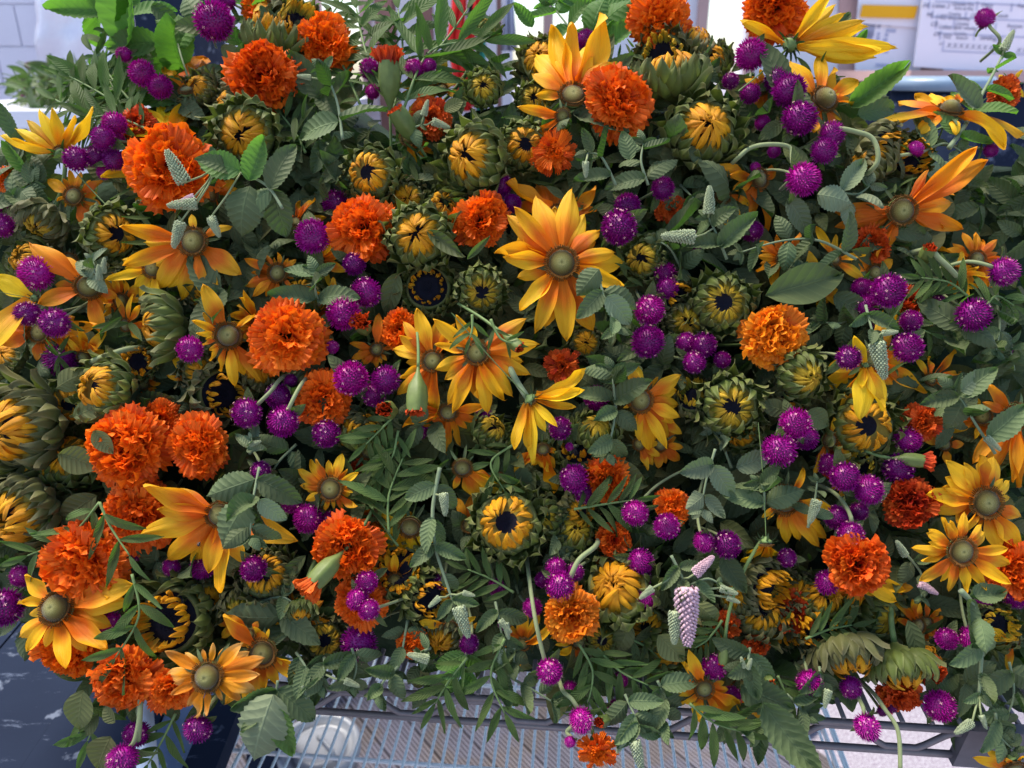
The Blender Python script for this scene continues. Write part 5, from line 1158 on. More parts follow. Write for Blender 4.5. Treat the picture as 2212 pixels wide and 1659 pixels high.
# tiny beetle on a long petal
bm_ = MB()
for (a, b_, c_, r) in ((0, 0, 0, .0013), (.0018, .0004, 0, .0009)):
    lathe(bm_, [(.0001, -r * .6), (r * .8, -r * .3), (r, 0), (r * .8, r * .45), (.0001, r * .7)], 10)
    bm_.v[-1][:, 0] += a; bm_.v[-1][:, 1] += b_
for i in range(6):
    s = -1 if i < 3 else 1; q = (i % 3 - 1) * .0008
    tube(bm_, [(q, 0, 0), (q * 1.6, s * .0022, -.0002)], .00012, 4)
M_['black'] = plain('black shell', (.008, .006, .006), .3, .6)
tag(link('beetle', bm_.mesh('beetle', [M_['black']]), facing(at(429, 1177, surf(429, 1177) - .044), B, .9)), 'tiny black beetle sitting on a long golden petal at left', 'insect')

# ------------------------------------------------------------------ dense leaf mass between the flowers
TOPX = [-80, 0, 100, 250, 300, 450, 600, 700, 800, 950, 1000, 1150, 1200, 1350, 1600, 1700, 1850, 1900, 1960, 2050, 2212, 2300]
TOPY = [340, 330, 330, 290, 180, 100, 90, 150, 230, 240, 170, 140, 100, 90, 150, 180, 240, 290, 330, 310, 290, 290]
BOTX = [-80, 0, 60, 200, 400, 600, 660, 750, 900, 1050, 1200, 1300, 1450, 1550, 1700, 1760, 2000, 2100, 2212, 2300]
BOTY = [1300, 1310, 1390, 1490, 1510, 1480, 1420, 1440, 1480, 1490, 1500, 1530, 1550, 1575, 1560, 1500, 1480, 1520, 1590, 1590]
lib = []
for kw in MINTP[:4]: lib.append((mint_arrays(5, 21, **kw), 5, 21, 0))
def lz(W, th, s):
    return ribbon(1, lambda v: W * math.sin(math.pi * v ** .85) ** .85 + .004 if 0 < v < 1 else .004, 5, 11, th, lambda u, v: .3 * W * np.abs(u))
for s, (W, th) in enumerate(((.17, (15, -30)), (.20, (0, -40)))): lib.append((lz(W, th, s), 5, 11, 1))
for s, (W, th) in enumerate(((.10, (10, -25)), (.09, (0, 15)))): lib.append((lz(W, th, s), 5, 11, 2))
libo = (lz(.28, (15, -35), 1), 5, 11, 3)
acc = MB(); rs = np.random.default_rng(77)
count = 0
while count < 950:
    x = rs.uniform(-60, 2270); y = rs.uniform(60, 1560); dp = rs.uniform(.0, 1) ** .8
    yt, yb = np.interp(x, TOPX, TOPY) + 25 + 50 * dp, np.interp(x, BOTX, BOTY) - 10 - 30 * dp
    if y < yt or y > yb: continue
    count += 1
    off = .012 + .075 * dp
    p0 = on_heap(x, y, off); px = surf(x, y) / FPX
    kind = rs.choice([0, 0, 0, 1, 2, 3]); ax = Vector(rs.uniform(-1, 1, 3)); ax = (ax + U * .3).normalized()
    n = {0: 6, 1: 5, 2: 11, 3: 2}[kind]; base = {0: 88, 1: 78, 2: 60, 3: 100}[kind] * rs.uniform(.75, 1.3)
    for q in range(n):
        t = q // 2; s = 1 if q % 2 else -1
        side = ax.cross(B).normalized(); a = (t * 1.4) + rs.uniform(-.4, .4)
        lat = side * math.cos(a) * s + ax.cross(side) * math.sin(a) * s
        d = (lat + ax * .5 + Vector((0, 0, -.2)) + Vector(rs.uniform(-.2, .2, 3))).normalized()
        nr = B + U * .3 + Vector(rs.uniform(-.6, .6, 3)); L = base * px * rs.uniform(.65, 1.2)
        ch = [l for l in lib if l[3] == kind] if kind < 3 else [libo]
        (P, uv), nu, nv, m = ch[rs.integers(0, len(ch))]
        M = np.array(frame(p0 + ax * (t * base * px * .38), d, nr))
        acc.add(P.reshape(-1, 3) * L @ M[:3, :3].T + M[:3, 3], grid_faces(nv, nu), uv.reshape(-1, 2), [0, 1, 2, 3][kind])
fill = link('leaf_mass', acc.mesh('leaf_mass', [M_['mint'], M_['lance'], M_['mleaf'], M_['olive']]))
tag(fill, 'dense tangle of dark green leaves filling the gaps between the flowers', 'foliage', kind='stuff')
# packed stems and leaves inside the heap: a closed dark green body standing on the shelf
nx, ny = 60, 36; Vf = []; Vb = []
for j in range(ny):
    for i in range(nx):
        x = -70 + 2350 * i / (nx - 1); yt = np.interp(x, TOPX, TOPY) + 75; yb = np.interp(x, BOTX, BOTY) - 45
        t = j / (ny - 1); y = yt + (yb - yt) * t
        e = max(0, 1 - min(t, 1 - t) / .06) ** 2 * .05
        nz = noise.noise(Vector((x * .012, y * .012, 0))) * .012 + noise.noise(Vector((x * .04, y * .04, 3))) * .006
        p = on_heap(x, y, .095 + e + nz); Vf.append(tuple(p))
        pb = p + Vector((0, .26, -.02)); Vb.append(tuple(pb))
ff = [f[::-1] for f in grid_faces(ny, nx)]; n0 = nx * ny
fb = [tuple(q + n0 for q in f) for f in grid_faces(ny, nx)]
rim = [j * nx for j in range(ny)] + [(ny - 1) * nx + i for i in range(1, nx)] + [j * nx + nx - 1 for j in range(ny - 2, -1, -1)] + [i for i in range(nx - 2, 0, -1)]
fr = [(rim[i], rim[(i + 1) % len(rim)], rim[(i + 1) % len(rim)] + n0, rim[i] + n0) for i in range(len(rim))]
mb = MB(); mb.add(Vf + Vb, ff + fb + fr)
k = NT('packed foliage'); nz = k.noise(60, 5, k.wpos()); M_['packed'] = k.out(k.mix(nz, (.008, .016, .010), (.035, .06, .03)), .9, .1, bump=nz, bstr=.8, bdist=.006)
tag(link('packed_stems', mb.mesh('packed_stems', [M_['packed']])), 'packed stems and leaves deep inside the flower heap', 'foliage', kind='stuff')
# ------------------------------------------------------------------ the place: floor, rack, bench, room behind
k = NT('speckled concrete'); n1 = k.noise(190, 4, k.wpos(), .7); n2 = k.noise(2.5, 3, k.wpos())
c = k.ramp(n1, [(.36, (.17, .12, .18)), (.5, (.30, .28, .32)), (.62, (.46, .44, .50))]); c = k.mix(k.math('MULTIPLY', n2, .35), c, (.30, .26, .30))
M_['concrete'] = k.out(c, .8, .3, bump=n1, bstr=.4, bdist=.002)
mb = MB(); mb.add([(-60, -60, 0), (60, -60, 0), (60, 120, 0), (-60, 120, 0)], [(0, 1, 2, 3)])
tag(link('floor', mb.mesh('floor', [M_['concrete']], False)), kind='structure', label='pale speckled concrete floor', cat=None)
# grooved deck boards (each board a part)
k = NT('weathered deck'); p = k.pos(); mp = k.n('ShaderNodeMapping'); mp.inputs['Scale'].default_value = (6, 90, 40); k.l(p, mp.inputs[0])
n1 = k.noise(1.0, 4, mp.outputs[0]); n2 = k.noise(9, 4, k.wpos()); r = k.rand()
c = k.mix(n1, (.085, .085, .11), (.21, .20, .25)); c = k.mix(k.math('MULTIPLY', k.maprange(n2, .5, .62), .6), c, (.16, .13, .11))
hs = k.n('ShaderNodeHueSaturation'); k.l(c, hs.inputs['Color']); k.l(k.maprange(r, 0, 1, .8, 1.2), hs.inputs['Value'])
M_['deck'] = k.out(hs.outputs[0], .6, .3, bump=n1, bstr=.4, bdist=.001)
ang = math.radians(-52); BW = .092
deck = link('grooved_deck', None, Matrix.Translation((-.05, 1.15, .004))); tag(deck, kind='structure', label='grooved weathered deck boards under the shelves')
ca, sa = math.cos(ang), math.sin(ang)
def clip_len(off):
    """board centre line at offset off: range inside the rectangle"""
    hx, hy = .80, .95; t0, t1 = -9, 9
    ox, oy = -sa * off, ca * off
    for o, d, h in ((ox, ca, hx), (oy, sa, hy)):
        a, b_ = (-h - o) / d, (h - o) / d
        if a > b_: a, b_ = b_, a
        t0, t1 = max(t0, a), min(t1, b_)
    return t0, t1
prof = [(-BW / 2 + .002, 0), (-BW / 2 + .002, .020)]
ng = 9; pw = (BW - .004) / ng
for g in range(ng):
    a = -BW / 2 + .002 + g * pw; prof += [(a + pw * .08, .024), (a + pw * .52, .024), (a + pw * .62, .018), (a + pw * .92, .018)]
prof += [(BW / 2 - .002, .020), (BW / 2 - .002, 0)]
for q in range(-14, 15):
    t0, t1 = clip_len(q * BW)
    if t1 - t0 < .06: continue
    mb = MB(); V = [(t0, y, z) for y, z in prof] + [(t1, y, z) for y, z in prof]; n = len(prof)
    mb.add(V, [(i, i + 1, n + i + 1, n + i) for i in range(n - 1)] + [tuple(range(n))[::-1], tuple(range(n, 2 * n))])
    link('deck_board', mb.mesh('deck_board', [M_['deck']], False), Matrix.Translation((-sa * q * BW, ca * q * BW, 0)) @ Matrix.Rotation(ang, 4, 'Z'), deck)
# lower white wire shelf
M_['white'] = plain('white enamel', (.74, .82, .84), .35, .5, .10, 60, .1)
M_['bronze'] = plain('brown grey enamel wire', (.15, .13, .14), .40, .5, .35, 90, .3)
YAW = math.radians(-5)
def rack_thing(name, label, cat, z, x0, x1, y0, y1, mat, wire_r, pitch, zig, group=None):
    root = link(name, None, Matrix.Translation((0, .60, z)) @ Matrix.Rotation(YAW, 4, 'Z')); tag(root, label, cat, group)
    nW = int((x1 - x0) / pitch); mesh = MB(); tube(mesh, [(0, 0, 0), (0, y1 - y0, 0)], wire_r, 8); me = mesh.mesh('wire', [mat])
    for i in range(nW + 1): link('wire', me, Matrix.Translation((x0 + pitch * i, y0, wire_r * 2)), root)
    for yy in (y0 + .16, (y0 + y1) / 2, y1 - .16):
        b_ = MB(); tube(b_, [(x0, yy, -wire_r), (x1, yy, -wire_r)], wire_r * 1.5, 8); link('cross_bar', b_.mesh('cross_bar', [mat]), None, root)
    for yy in (y0, y1):
        for zz in (0, -.030):
            b_ = MB(); tube(b_, [(x0, yy, zz), (x1, yy, zz)], .0036, 10); link('rail', b_.mesh('rail', [mat]), None, root)
        if zig:
            nz = int((x1 - x0) / .055); pts = []
            for i in range(nz * 8 + 1):
                t = i / 8; pts.append((x0 + (x1 - x0) * t / nz, yy + .0005, -.015 + .0105 * (max(-1, min(1, 1.5 * math.cos(math.pi * t))))))
            b_ = MB(); tube(b_, pts, .0032, 7); link('zigzag_wire', b_.mesh('zigzag_wire', [mat]), None, root)
    for xx in (x0, x1):
        for zz in (0, -.030):
            b_ = MB(); tube(b_, [(xx, y0, zz), (xx, y1, zz)], .0036, 8); link('side_rail', b_.mesh('side_rail', [mat]), None, root)
    return root
up = rack_thing('wire_shelf', 'brown enamelled wire shelf with zigzag front rail carrying the flower heap', 'shelf', .985, -.27, .66, -.02, .45, M_['bronze'], .0024, .0265, True)
b_ = MB()
xs = .455
V = []; 
for zz, hw in ((-.036, .040), (.008, .034)):
    for (a, c_) in ((-hw, -.0085), (hw, -.0085), (hw, .004), (-hw, .004)): V.append((xs + a, -.02 + c_, zz))
b_.add(V, [(0,3,2,1),(4,5,6,7),(0,1,5,4),(1,2,6,5),(2,3,7,6),(3,0,4,7)]); 
M_['plate'] = plain('dark rail plate', (.09, .085, .10), .45, .4, .3, 90, .3)
link('corner_plate', b_.mesh('corner_plate', [M_['plate']], False), None, up)
rack_thing('white_wire_shelf', 'pale blue white wire shelf below the flowers, with thin parallel wires', 'shelf', .69, -.40, .43, .0, .62, M_['white'], .0021, .0172, False)
# round white pot with lid under the shelf
pt = on_plane(688, 1606, .30)
pot = link('lidded_bucket', None, Matrix.Translation((pt.x, pt.y, .028))); tag(pot, 'round white lidded bucket under the wire shelf at lower left', 'bucket')
M_['plastic'] = plain('white plastic', (.27, .29, .33), .35, .5, .12, 30, .1)
rr = .075
b_ = MB(); lathe(b_, [(.001, 0), (rr * .85, 0), (rr, .26), (rr * 1.03, .26)], 36); link('wall', b_.mesh('wall', [M_['plastic']]), None, pot)
b_ = MB(); lathe(b_, [(rr * 1.1, .25), (rr * 1.12, .268), (rr * 1.0, .275), (rr * .93, .270), (rr * .90, .255), (rr * .72, .255), (rr * .70, .262), (rr * .5, .262), (.001, .264)], 40); lid = link('lid', b_.mesh('lid', [M_['plastic']]), None, pot)
b_ = MB(); tube(b_, [(-rr * .1, rr * .3, .266), (rr * .1, rr * .1, .275), (rr * .45, -rr * .3, .275), (rr * .5, -rr * .4, .266)], .004, 8); link('handle', b_.mesh('handle', [M_['plastic']]), None, lid)
pt = on_plane(600, 1560, .15)
pot2 = link('jug', None, Matrix.Translation((pt.x + .0, pt.y + .2, .028))); tag(pot2, 'small pale jug standing behind the lidded bucket', 'jug')
b_ = MB(); lathe(b_, [(.001, 0), (.05, 0), (.055, .10), (.03, .16), (.03, .19), (.024, .19), (.024, .16)], 24); link('body', b_.mesh('body', [M_['plastic']]), None, pot2)
b_ = MB(); tube(b_, smooth_pts([Vector((.028, 0, .17)), Vector((.075, 0, .16)), Vector((.08, 0, .09)), Vector((.052, 0, .06))]), .006, 8); link('handle', b_.mesh('handle', [M_['plastic']]), None, pot2)
# dark blue bench at the left
k = NT('scuffed navy paint'); p = k.wpos(); mp = k.n('ShaderNodeMapping'); mp.inputs['Scale'].default_value = (14, 60, 10); mp.inputs['Rotation'].default_value = (0, 0, .5); k.l(p, mp.inputs[0])
sc = k.noise(1.0, 6, mp.outputs[0], .75); n2 = k.noise(26, 4, p); n3 = k.noise(6, 3, p)
c = k.mix(n3, (.009, .014, .030), (.020, .030, .058)); c = k.mix(k.math('MULTIPLY', k.maprange(sc, .60, .70), .5), c, (.20, .24, .34)); c = k.mix(k.math('MULTIPLY', k.maprange(n2, .63, .68), .5), c, (.25, .29, .38))
M_['navy'] = k.out(c,   .75, .06, bump=sc, bstr=.25, bdist=.001)
k = NT('worn blue paint'); p = k.wpos(); n2 = k.noise(16, 5, p, .6); n3 = k.noise(70, 3, p)
c = k.mix(n3, (.15, .21, .35), (.20, .27, .42)); c = k.mix(k.maprange(n2, .62, .645), c, (.42, .48, .62))
M_['blue'] = k.out(c, .7, .15, bump=n2, bstr=.3, bdist=.001)
ZB = .80
bench = link('painted_bench', None, Matrix.Translation((-.55, .5, ZB))); tag(bench, 'scuffed dark blue painted bench beside the rack at the lower left', 'bench')
def bpt(x, y): q = on_plane(x, y, ZB); return (q.x + .55, q.y - .5)
def board(name, xs0, xs1, mat, z=0.0, y_far=.75, y_near=-.42):
    # side lines run through photo points at the bottom edge, straight back in depth with a slight slant
    (xa, ya), (xb, yb) = bpt(xs0, 1640), bpt(xs1, 1640); s = -.03
    b = MB(); V = []
    for zz in (z - .028, z):
        for (q, w_) in ((xa, y_near), (xb, y_near), (xb, y_far), (xa, y_far)): V.append((q + s * (w_ - ya), w_, zz))
    b.add(V, [(0,3,2,1),(4,5,6,7),(0,1,5,4),(1,2,6,5),(2,3,7,6),(3,0,4,7)]); link(name, b.mesh(name, [mat], False), None, bench)
board('board', 308, 403, M_['blue']); board('edge_board', 405, 477, M_['navy'], .004)
board('board', 60, 304, M_['navy'], .002); board('board', -200, 57, M_['navy'], 0.0); board('board', -460, -203, M_['navy'], .002)
for (a, b2) in ((-.62, -.35), (.06, -.35), (-.62, .66), (.06, .66)):
    b_ = MB(); box(b_, (a - .03, b2 - .03, -ZB), (a + .03, b2 + .03, -.031)); link('leg', b_.mesh('leg', [M_['navy']], False), None, bench)
q0, q1 = on_plane(322, 1700, ZB + .03), on_plane(306, 1500, ZB + .03)
b_ = MB(); tube(b_, [Vector((0, 0, 0)), (q1 - q0)], .0115, 20)
M_['pvc'] = plain('white pipe plastic', (.66, .72, .82), .4, .5, .06, 20, .05)
tag(link('white_pipe', b_.mesh('white_pipe', [M_['pvc']]), Matrix.Translation(q0)), 'smooth white pipe lying on the blue bench at the bottom left', 'pipe')

# ---- room behind
WY = 3.1
k = NT('lavender wall'); p = k.wpos(); n1 = k.noise(3, 4, p); br = k.n('ShaderNodeTexNoise'); c = k.mix(n1, (.78, .76, .84), (.88, .87, .92)); M_['wall'] = k.out(c, .8, .2, bump=n1, bstr=.2)
M_['block'] = plain('grey painted block', (.66, .66, .76), .85, .2, .08, 8, .3)
M_['wood'] = plain('reddish brown wood', (.26, .13, .11), .7, .3, .3, 14, .3)
M_['pinkwood'] = plain('pale pink wood', (.55, .36, .34), .7, .3, .12, 10, .2)
M_['counter'] = plain('white counter', (.80, .80, .86), .3, .5, .03, 10, .05)
M_['paper'] = plain('white paper', (.80, .82, .93), .7, .2, .03, 6, .02)
M_['ink'] = plain('grey marker ink', (.20, .22, .32), .6, .2, .2, 60, 0)
M_['inkp'] = plain('pale blue print', (.42, .47, .66), .6, .2, .1, 60, 0)
def wp(x, y, Y=WY): q = on_wall(x, y, Y); return q.x, q.z
wall = link('back_wall', None, Matrix.Translation((0, WY, 0))); tag(wall, kind='structure', label='pale lavender back wall with window openings')
xw = [wp(x, 100)[0] for x in (-300, 250, 540, 700, 782, 1108, 1190, 1360, 1500, 1610, 1830, 2700)]
z_s = wp(0, 230)[1]; zt = 2.5
def slab(a, b2, z0, z1, mat, name='wall_panel', y0=0.0, y1=.12, par=None):
    b = MB(); box(b, (a, y0, z0), (b2, y1, z1)); return link(name, b.mesh(name, [mat], False), None, par or wall)
slab(xw[0], xw[-1], 0, z_s, M_['wall'])
slab(xw[0], xw[-1], zt - .12, zt, M_['wall'])
for a, b2, m in ((xw[0], xw[1], 'block'), (xw[2] - .25, xw[2], 'wall'), (xw[4], xw[5], 'wall'), (xw[7] - .12, xw[8], 'wall'), (xw[9], xw[11], 'wall')):
    slab(a, b2, z_s, zt - .12, M_[m])
# mortar blocks on the left pier
for r_ in range(8):
    for c_ in range(9):
        x0 = xw[0] + c_ * .2 + (.1 if r_ % 2 else 0); z0 = z_s - .35 + r_ * .14
        if x0 + .19 < xw[1]: slab(x0, x0 + .194, z0, z0 + .134, M_['block'], 'block', -.008, .0)
for x in (xw[2], xw[3] - .03, xw[4], xw[6] - .03, xw[8], xw[9]):      # window posts
    slab(x, x + .035, z_s, zt - .12, M_['pinkwood'], 'window_post', -.03, .0)
for x0, x1 in ((xw[2], xw[3]), (xw[3], xw[4]), (xw[5], xw[6]), (xw[6], xw[7] - .12), (xw[8], xw[9])):
    slab(x0 + .035, x1, z_s, z_s + .03, M_['pinkwood'], 'window_sill', -.05, .12)
for (x0, x1, m) in ((909, 932, 'wood'), (812, 850, 'wood'), (1073, 1083, 'wood')):
    a, b2 = wp(x0, 0, WY - .25)[0], wp(x1, 0, WY - .25)[0]
    b_ = MB(); box(b_, (a, -.05, 0), (b2, .05, zt)); o = link('post', b_.mesh('post', [M_[m]], False), Matrix.Translation((0, WY - .25, 0)))
    tag(o, {812: 'wide brown post behind the tall feathery foliage', 909: 'brown wooden post left of the red cloth', 1073: 'thin brown post right of the red and teal cloth'}[x0], 'post')
def cloth(pts, mat, label, Y=WY - .5, wname='hanging_cloth'):
    """a strip that hangs in folds: list of (y, xleft, xright)"""
    V = []; n = 13
    for j, (yy, xa, xb) in enumerate(pts):
        for i in range(n):
            x, z = wp(xa + (xb - xa) * i / (n - 1), yy, Y); V.append((x, Y + .012 * math.sin(i * 1.3 + j * .3), z))
    b = MB(); b.add(V, grid_faces(len(pts), n)); o = link(wname, b.mesh(wname, [mat]))
    md = o.modifiers.new('thick', 'SOLIDIFY'); md.thickness = .004
    return tag(o, label, 'cloth')
M_['red'] = plain('red cloth', (.75, .03, .025), .7, .2, .2, 8, .2); M_['teal'] = plain('teal cloth', (.05, .32, .24), .7, .2, .2, 8, .2); M_['blackc'] = plain('black cloth', (.02, .02, .04), .8, .2, .2, 8, .2)
M_['greyc'] = plain('grey mesh cloth', (.36, .38, .50), .8, .2, .15, 20, .2)
cloth([(-60, 978, 1010), (20, 975, 1008), (80, 965, 1000), (150, 975, 1010), (230, 985, 1030)], M_['red'], 'red cloth strip hanging at top centre, left one')
cloth([(-60, 1028, 1042), (20, 1022, 1040), (70, 1005, 1028), (160, 990, 1020), (240, 985, 1020)], M_['red'], 'red cloth strip hanging beside the teal one', WY - .47)
cloth([(-60, 1016, 1028), (20, 1012, 1024), (80, 1000, 1010)], M_['blackc'], 'narrow black cloth strip between the two red ones', WY - .44)
cloth([(-60, 1044, 1052), (40, 1034, 1046), (100, 1030, 1050), (240, 1028, 1046)], M_['teal'], 'teal cloth strip hanging right of the red ones', WY - .42)
cloth([(-60, 1090, 1106), (40, 1086, 1112), (110, 1082, 1118)], M_['greyc'], 'grey mesh cloth hanging right of the thin brown post', WY - .44)
# hanging clear sheet at the left
k = NT('clear wrinkled plastic'); n1 = k.noise(12, 5, k.wpos(), .65); M_['film'] = k.out(k.mix(n1, (.58, .54, .66), (.72, .76, .84)), .18, .7, bump=n1, bstr=.7, bdist=.01)
V = []; n = 16
for j in range(12):
    for i in range(n):
        x, z = wp(72 + 14 * j / 11 + (300 - 72) * i / (n - 1), -60 + 280 * j / 11, WY - .12); V.append((x, WY - .12 + .01 * math.sin(i * 1.1 + j * .7) + .008 * math.sin(j * 1.9), z))
b_ = MB(); b_.add(V, grid_faces(12, n)); o = link('plastic_sheet', b_.mesh('plastic_sheet', [M_['film']])); md = o.modifiers.new('thick', 'SOLIDIFY'); md.thickness = .003
tag(o, 'wrinkled shiny plastic sheet hanging on the wall at upper left', 'plastic sheet')
# white counter behind, left
yc = 1.75; xa, z0 = wp(-120, 240, yc); xb, _ = wp(640, 240, yc)
ct = link('white_counter', None, Matrix.Translation((0, yc, z0))); tag(ct, 'white counter top behind the flowers at upper left', 'counter')
b_ = MB(); box(b_, (xa - .3, 0, -.035), (xb, 1.05, 0)); link('counter_top', b_.mesh('counter_top', [M_['counter']], False), None, ct)
b_ = MB(); box(b_, (xa - .3, .02, -.16), (xb - .02, .06, -.037)); link('apron', b_.mesh('apron', [M_['wall']], False), None, ct)
b_ = MB(); box(b_, (xa - .3, .08, -z0), (xb - .05, .95, -.162)); link('cabinet', b_.mesh('cabinet', [M_['wood']], False), None, ct)
# dark blue crate on the counter
x0, z1 = wp(285, 15, 2.3); x1, z2 = wp(420, 92, 2.3)
cr = link('crate', None, Matrix.Translation((x0, 2.3, z0))); tag(cr, 'dark blue crate on the white counter behind leaves', 'crate')
W_, H_ = x1 - x0, .30
for nm, lo, hi in (('front', (0, 0, 0), (W_, .01, H_)), ('back', (0, .24, 0), (W_, .25, H_)), ('side', (0, .011, 0), (.01, .239, H_)), ('side', (W_ - .01, .011, 0), (W_, .239, H_)), ('rim', (-.008, -.008, H_ + .001), (W_ + .008, .258, H_ + .014))):
    b_ = MB(); box(b_, lo, hi); link(nm, b_.mesh(nm, [M_['navy']], False), None, cr)
# small bouquets lying on the counter: far globes with leaves
rs = np.random.default_rng(9)
for (x, y, r) in ((62,142,8),(95,157,8),(35,185,6),(48,203,6),(76,215,8),(58,190,6),(150,182,6),(240,142,7),(275,212,6),(128,200,6)):
    D = 1.55 * 1.25; px = D / FPX
    root = link('globe_amaranth', None, facing(at(x, y, D), Vector((rs.uniform(-.8, .2), .2, .9)), 0))
    stuff(link('bract_globe', GLOBES[0], S3(r * px), root)); link('stem', STEMS_P[1], Matrix.Translation((0, 0, -r * px)) @ S3(.09, .09, .16), root)
    ITEMS.append((root, 'far_globe', x, y, r, 'tiny blurred pink globe', None))
acc = MB(); 
for i in range(420):
    x = rs.uniform(50, 330); y = 150 + 75 * rs.uniform() + (x < 110) * 12; D = rs.uniform(1.75, 2.1)
    (P, uv), nu, nv, m = lib[rs.integers(4, 8)]; d = Vector(rs.uniform(-1, 1, 3)) + Vector((-.6, 0, .2)); M = np.array(frame(at(x, y, D), d.normalized(), Vector(rs.uniform(-1, 1, 3)) + U)); L = rs.uniform(.03, .07)
    acc.add(P.reshape(-1, 3) * L @ M[:3, :3].T + M[:3, 3], grid_faces(nv, nu), uv.reshape(-1, 2))
tag(link('far_foliage', acc.mesh('far_foliage', [M_['mint_p']])), 'blurred pale green foliage of a bouquet lying on the white counter', 'foliage', kind='stuff')
# right: papers, whiteboard, ledge, bin
def quad_thing(name, corners, Y, mat, label, cat, th=.006):
    """flat board with real thickness; corners in photo points, clockwise from top left"""
    c0 = Vector((wp(*corners[0], Y)[0], Y, wp(*corners[0], Y)[1])); b = MB(); V = []
    for d in (0, th):
        for (x, y) in corners: a, z = wp(x, y, Y); V.append((a - c0.x, d, z - c0.z))
    b.add(V, [(3, 2, 1, 0), (4, 5, 6, 7), (0, 1, 5, 4), (1, 2, 6, 5), (2, 3, 7, 6), (3, 0, 4, 7)])
    root = link(name, None, Matrix.Translation(c0)); tag(root, label, cat); link('sheet', b.mesh('sheet', [mat], False), None, root); return root, c0
quad_thing('pin_board', [(1815, -60), (2700, -60), (2700, 190), (1815, 175)], WY - .02, M_['pinkwood'], 'pale pinkish wooden board on the wall at upper right', 'board', .015)
ppr, pc = quad_thing('list_sheet', [(1852, 42), (2000, 46), (1958, 420), (1838, 400)], WY - .05, M_['paper'], 'large pale paper sheet with a faint printed list at upper right', 'paper')
yel = plain('orange yellow card', (.80, .42, .01), .6, .3, .05, 20, .05)
quad_thing('yellow_card', [(1864, 10), (1984, 13), (1976, 40), (1858, 37)], WY - .075, yel, 'orange yellow card strip above the printed list', 'card', .004)
quad_thing('paper', [(1860, -60), (2010, -60), (1990, 60), (1850, 50)], WY - .062, M_['paper'], 'pale paper behind the orange yellow card', 'paper', .003)
wb, wc = quad_thing('whiteboard', [(2003, -70), (2600, -60), (2600, 192), (1975, 144)], WY - .10, M_['paper'], 'whiteboard with a handwritten grid at the upper right corner', 'whiteboard', .012)
def strip(par, c0, x0, y0, x1, y1, w_, Y, mat, name):
    a, za = wp(x0, y0, Y); b2, zb = wp(x1, y1, Y); d = Vector((b2 - a, 0, zb - za)); n = Vector((-d.z, 0, d.x)).normalized() * w_ / 2
    A, Bq = Vector((a, Y, za)) - c0, Vector((b2, Y, zb)) - c0; e = Vector((0, -.001, 0))
    V = [A - n + e, Bq - n + e, Bq + n + e, A + n + e]; b = MB(); b.add([tuple(v) for v in V], [(0, 1, 2, 3)]); return link(name, b.mesh(name, [mat], False), None, par)
YW = WY - .101
def txt(par, c0, s, x, y, h, rot, mat, Y, name='lettering'):
    cu = bpy.data.curves.new(name, 'FONT'); cu.body = s; cu.size = h; cu.materials.append(mat); cu.shear = .2; cu.offset = .0002
    a, z = wp(x, y, Y); M = Matrix.Translation(Vector((a, Y - .0015, z)) - c0) @ Matrix.Rotation(rot, 4, 'Y') @ Matrix.Rotation(math.pi / 2, 4, 'X')
    cu.size = h * .46; t = link('t', cu, M); dg = bpy.context.evaluated_depsgraph_get(); me = bpy.data.meshes.new_from_object(t.evaluated_get(dg)); me.name = name
    bpy.data.objects.remove(t); link(name, me, M, par)
rows = [(1, 2190), (40, 2), (79, 3), (117, 4), (157, 5)]
for i, y in enumerate((2, 35, 74, 111, 152, 190)):
    pass
sl = 22 / 237
for j, (xl, y) in enumerate(((2020, 3), (2012, 36), (2024, 72), (2033, 110), (2037, 150), (1985, 188))):
    yy = y * 1.0
    strip(wb, wc, xl, yy, 2590, yy + (2590 - xl) * .045, .0045, YW, M_['inkp'], 'grid_line')
for (x, y0, y1) in ((2075,-20,3),(2069,3,36),(2085,36,72),(2096,72,110),(2108,110,150),(2119,150,188),(2165,3,37),(2170,37,74),(2180,74,113),(2195,113,153),(2255,3,37),(2270,37,74)):
    pass
def gl(x, y0, y1): strip(wb, wc, x, y0, x - 3, y1, .0045, YW, M_['inkp'], 'grid_line')
OX = 3350 / 1.8517; K = (746 / 2210) / 1.8517
def Z(x, y): return OX + x * K, y * K
for (x, y0, y1) in ((1095,10,110),(1130,120,225),(1175,235,345),(1225,360,470),(1260,480,590),(1660,20,130),(2070,40,140),(1525,140,240),(1880,270,370),(1630,370,480),(1910,400,500),(1385,230,345)):
    (a, b1), (_, b2) = Z(x, y0), Z(x, y1); gl(a, b1, b2)
wr = math.radians(3)
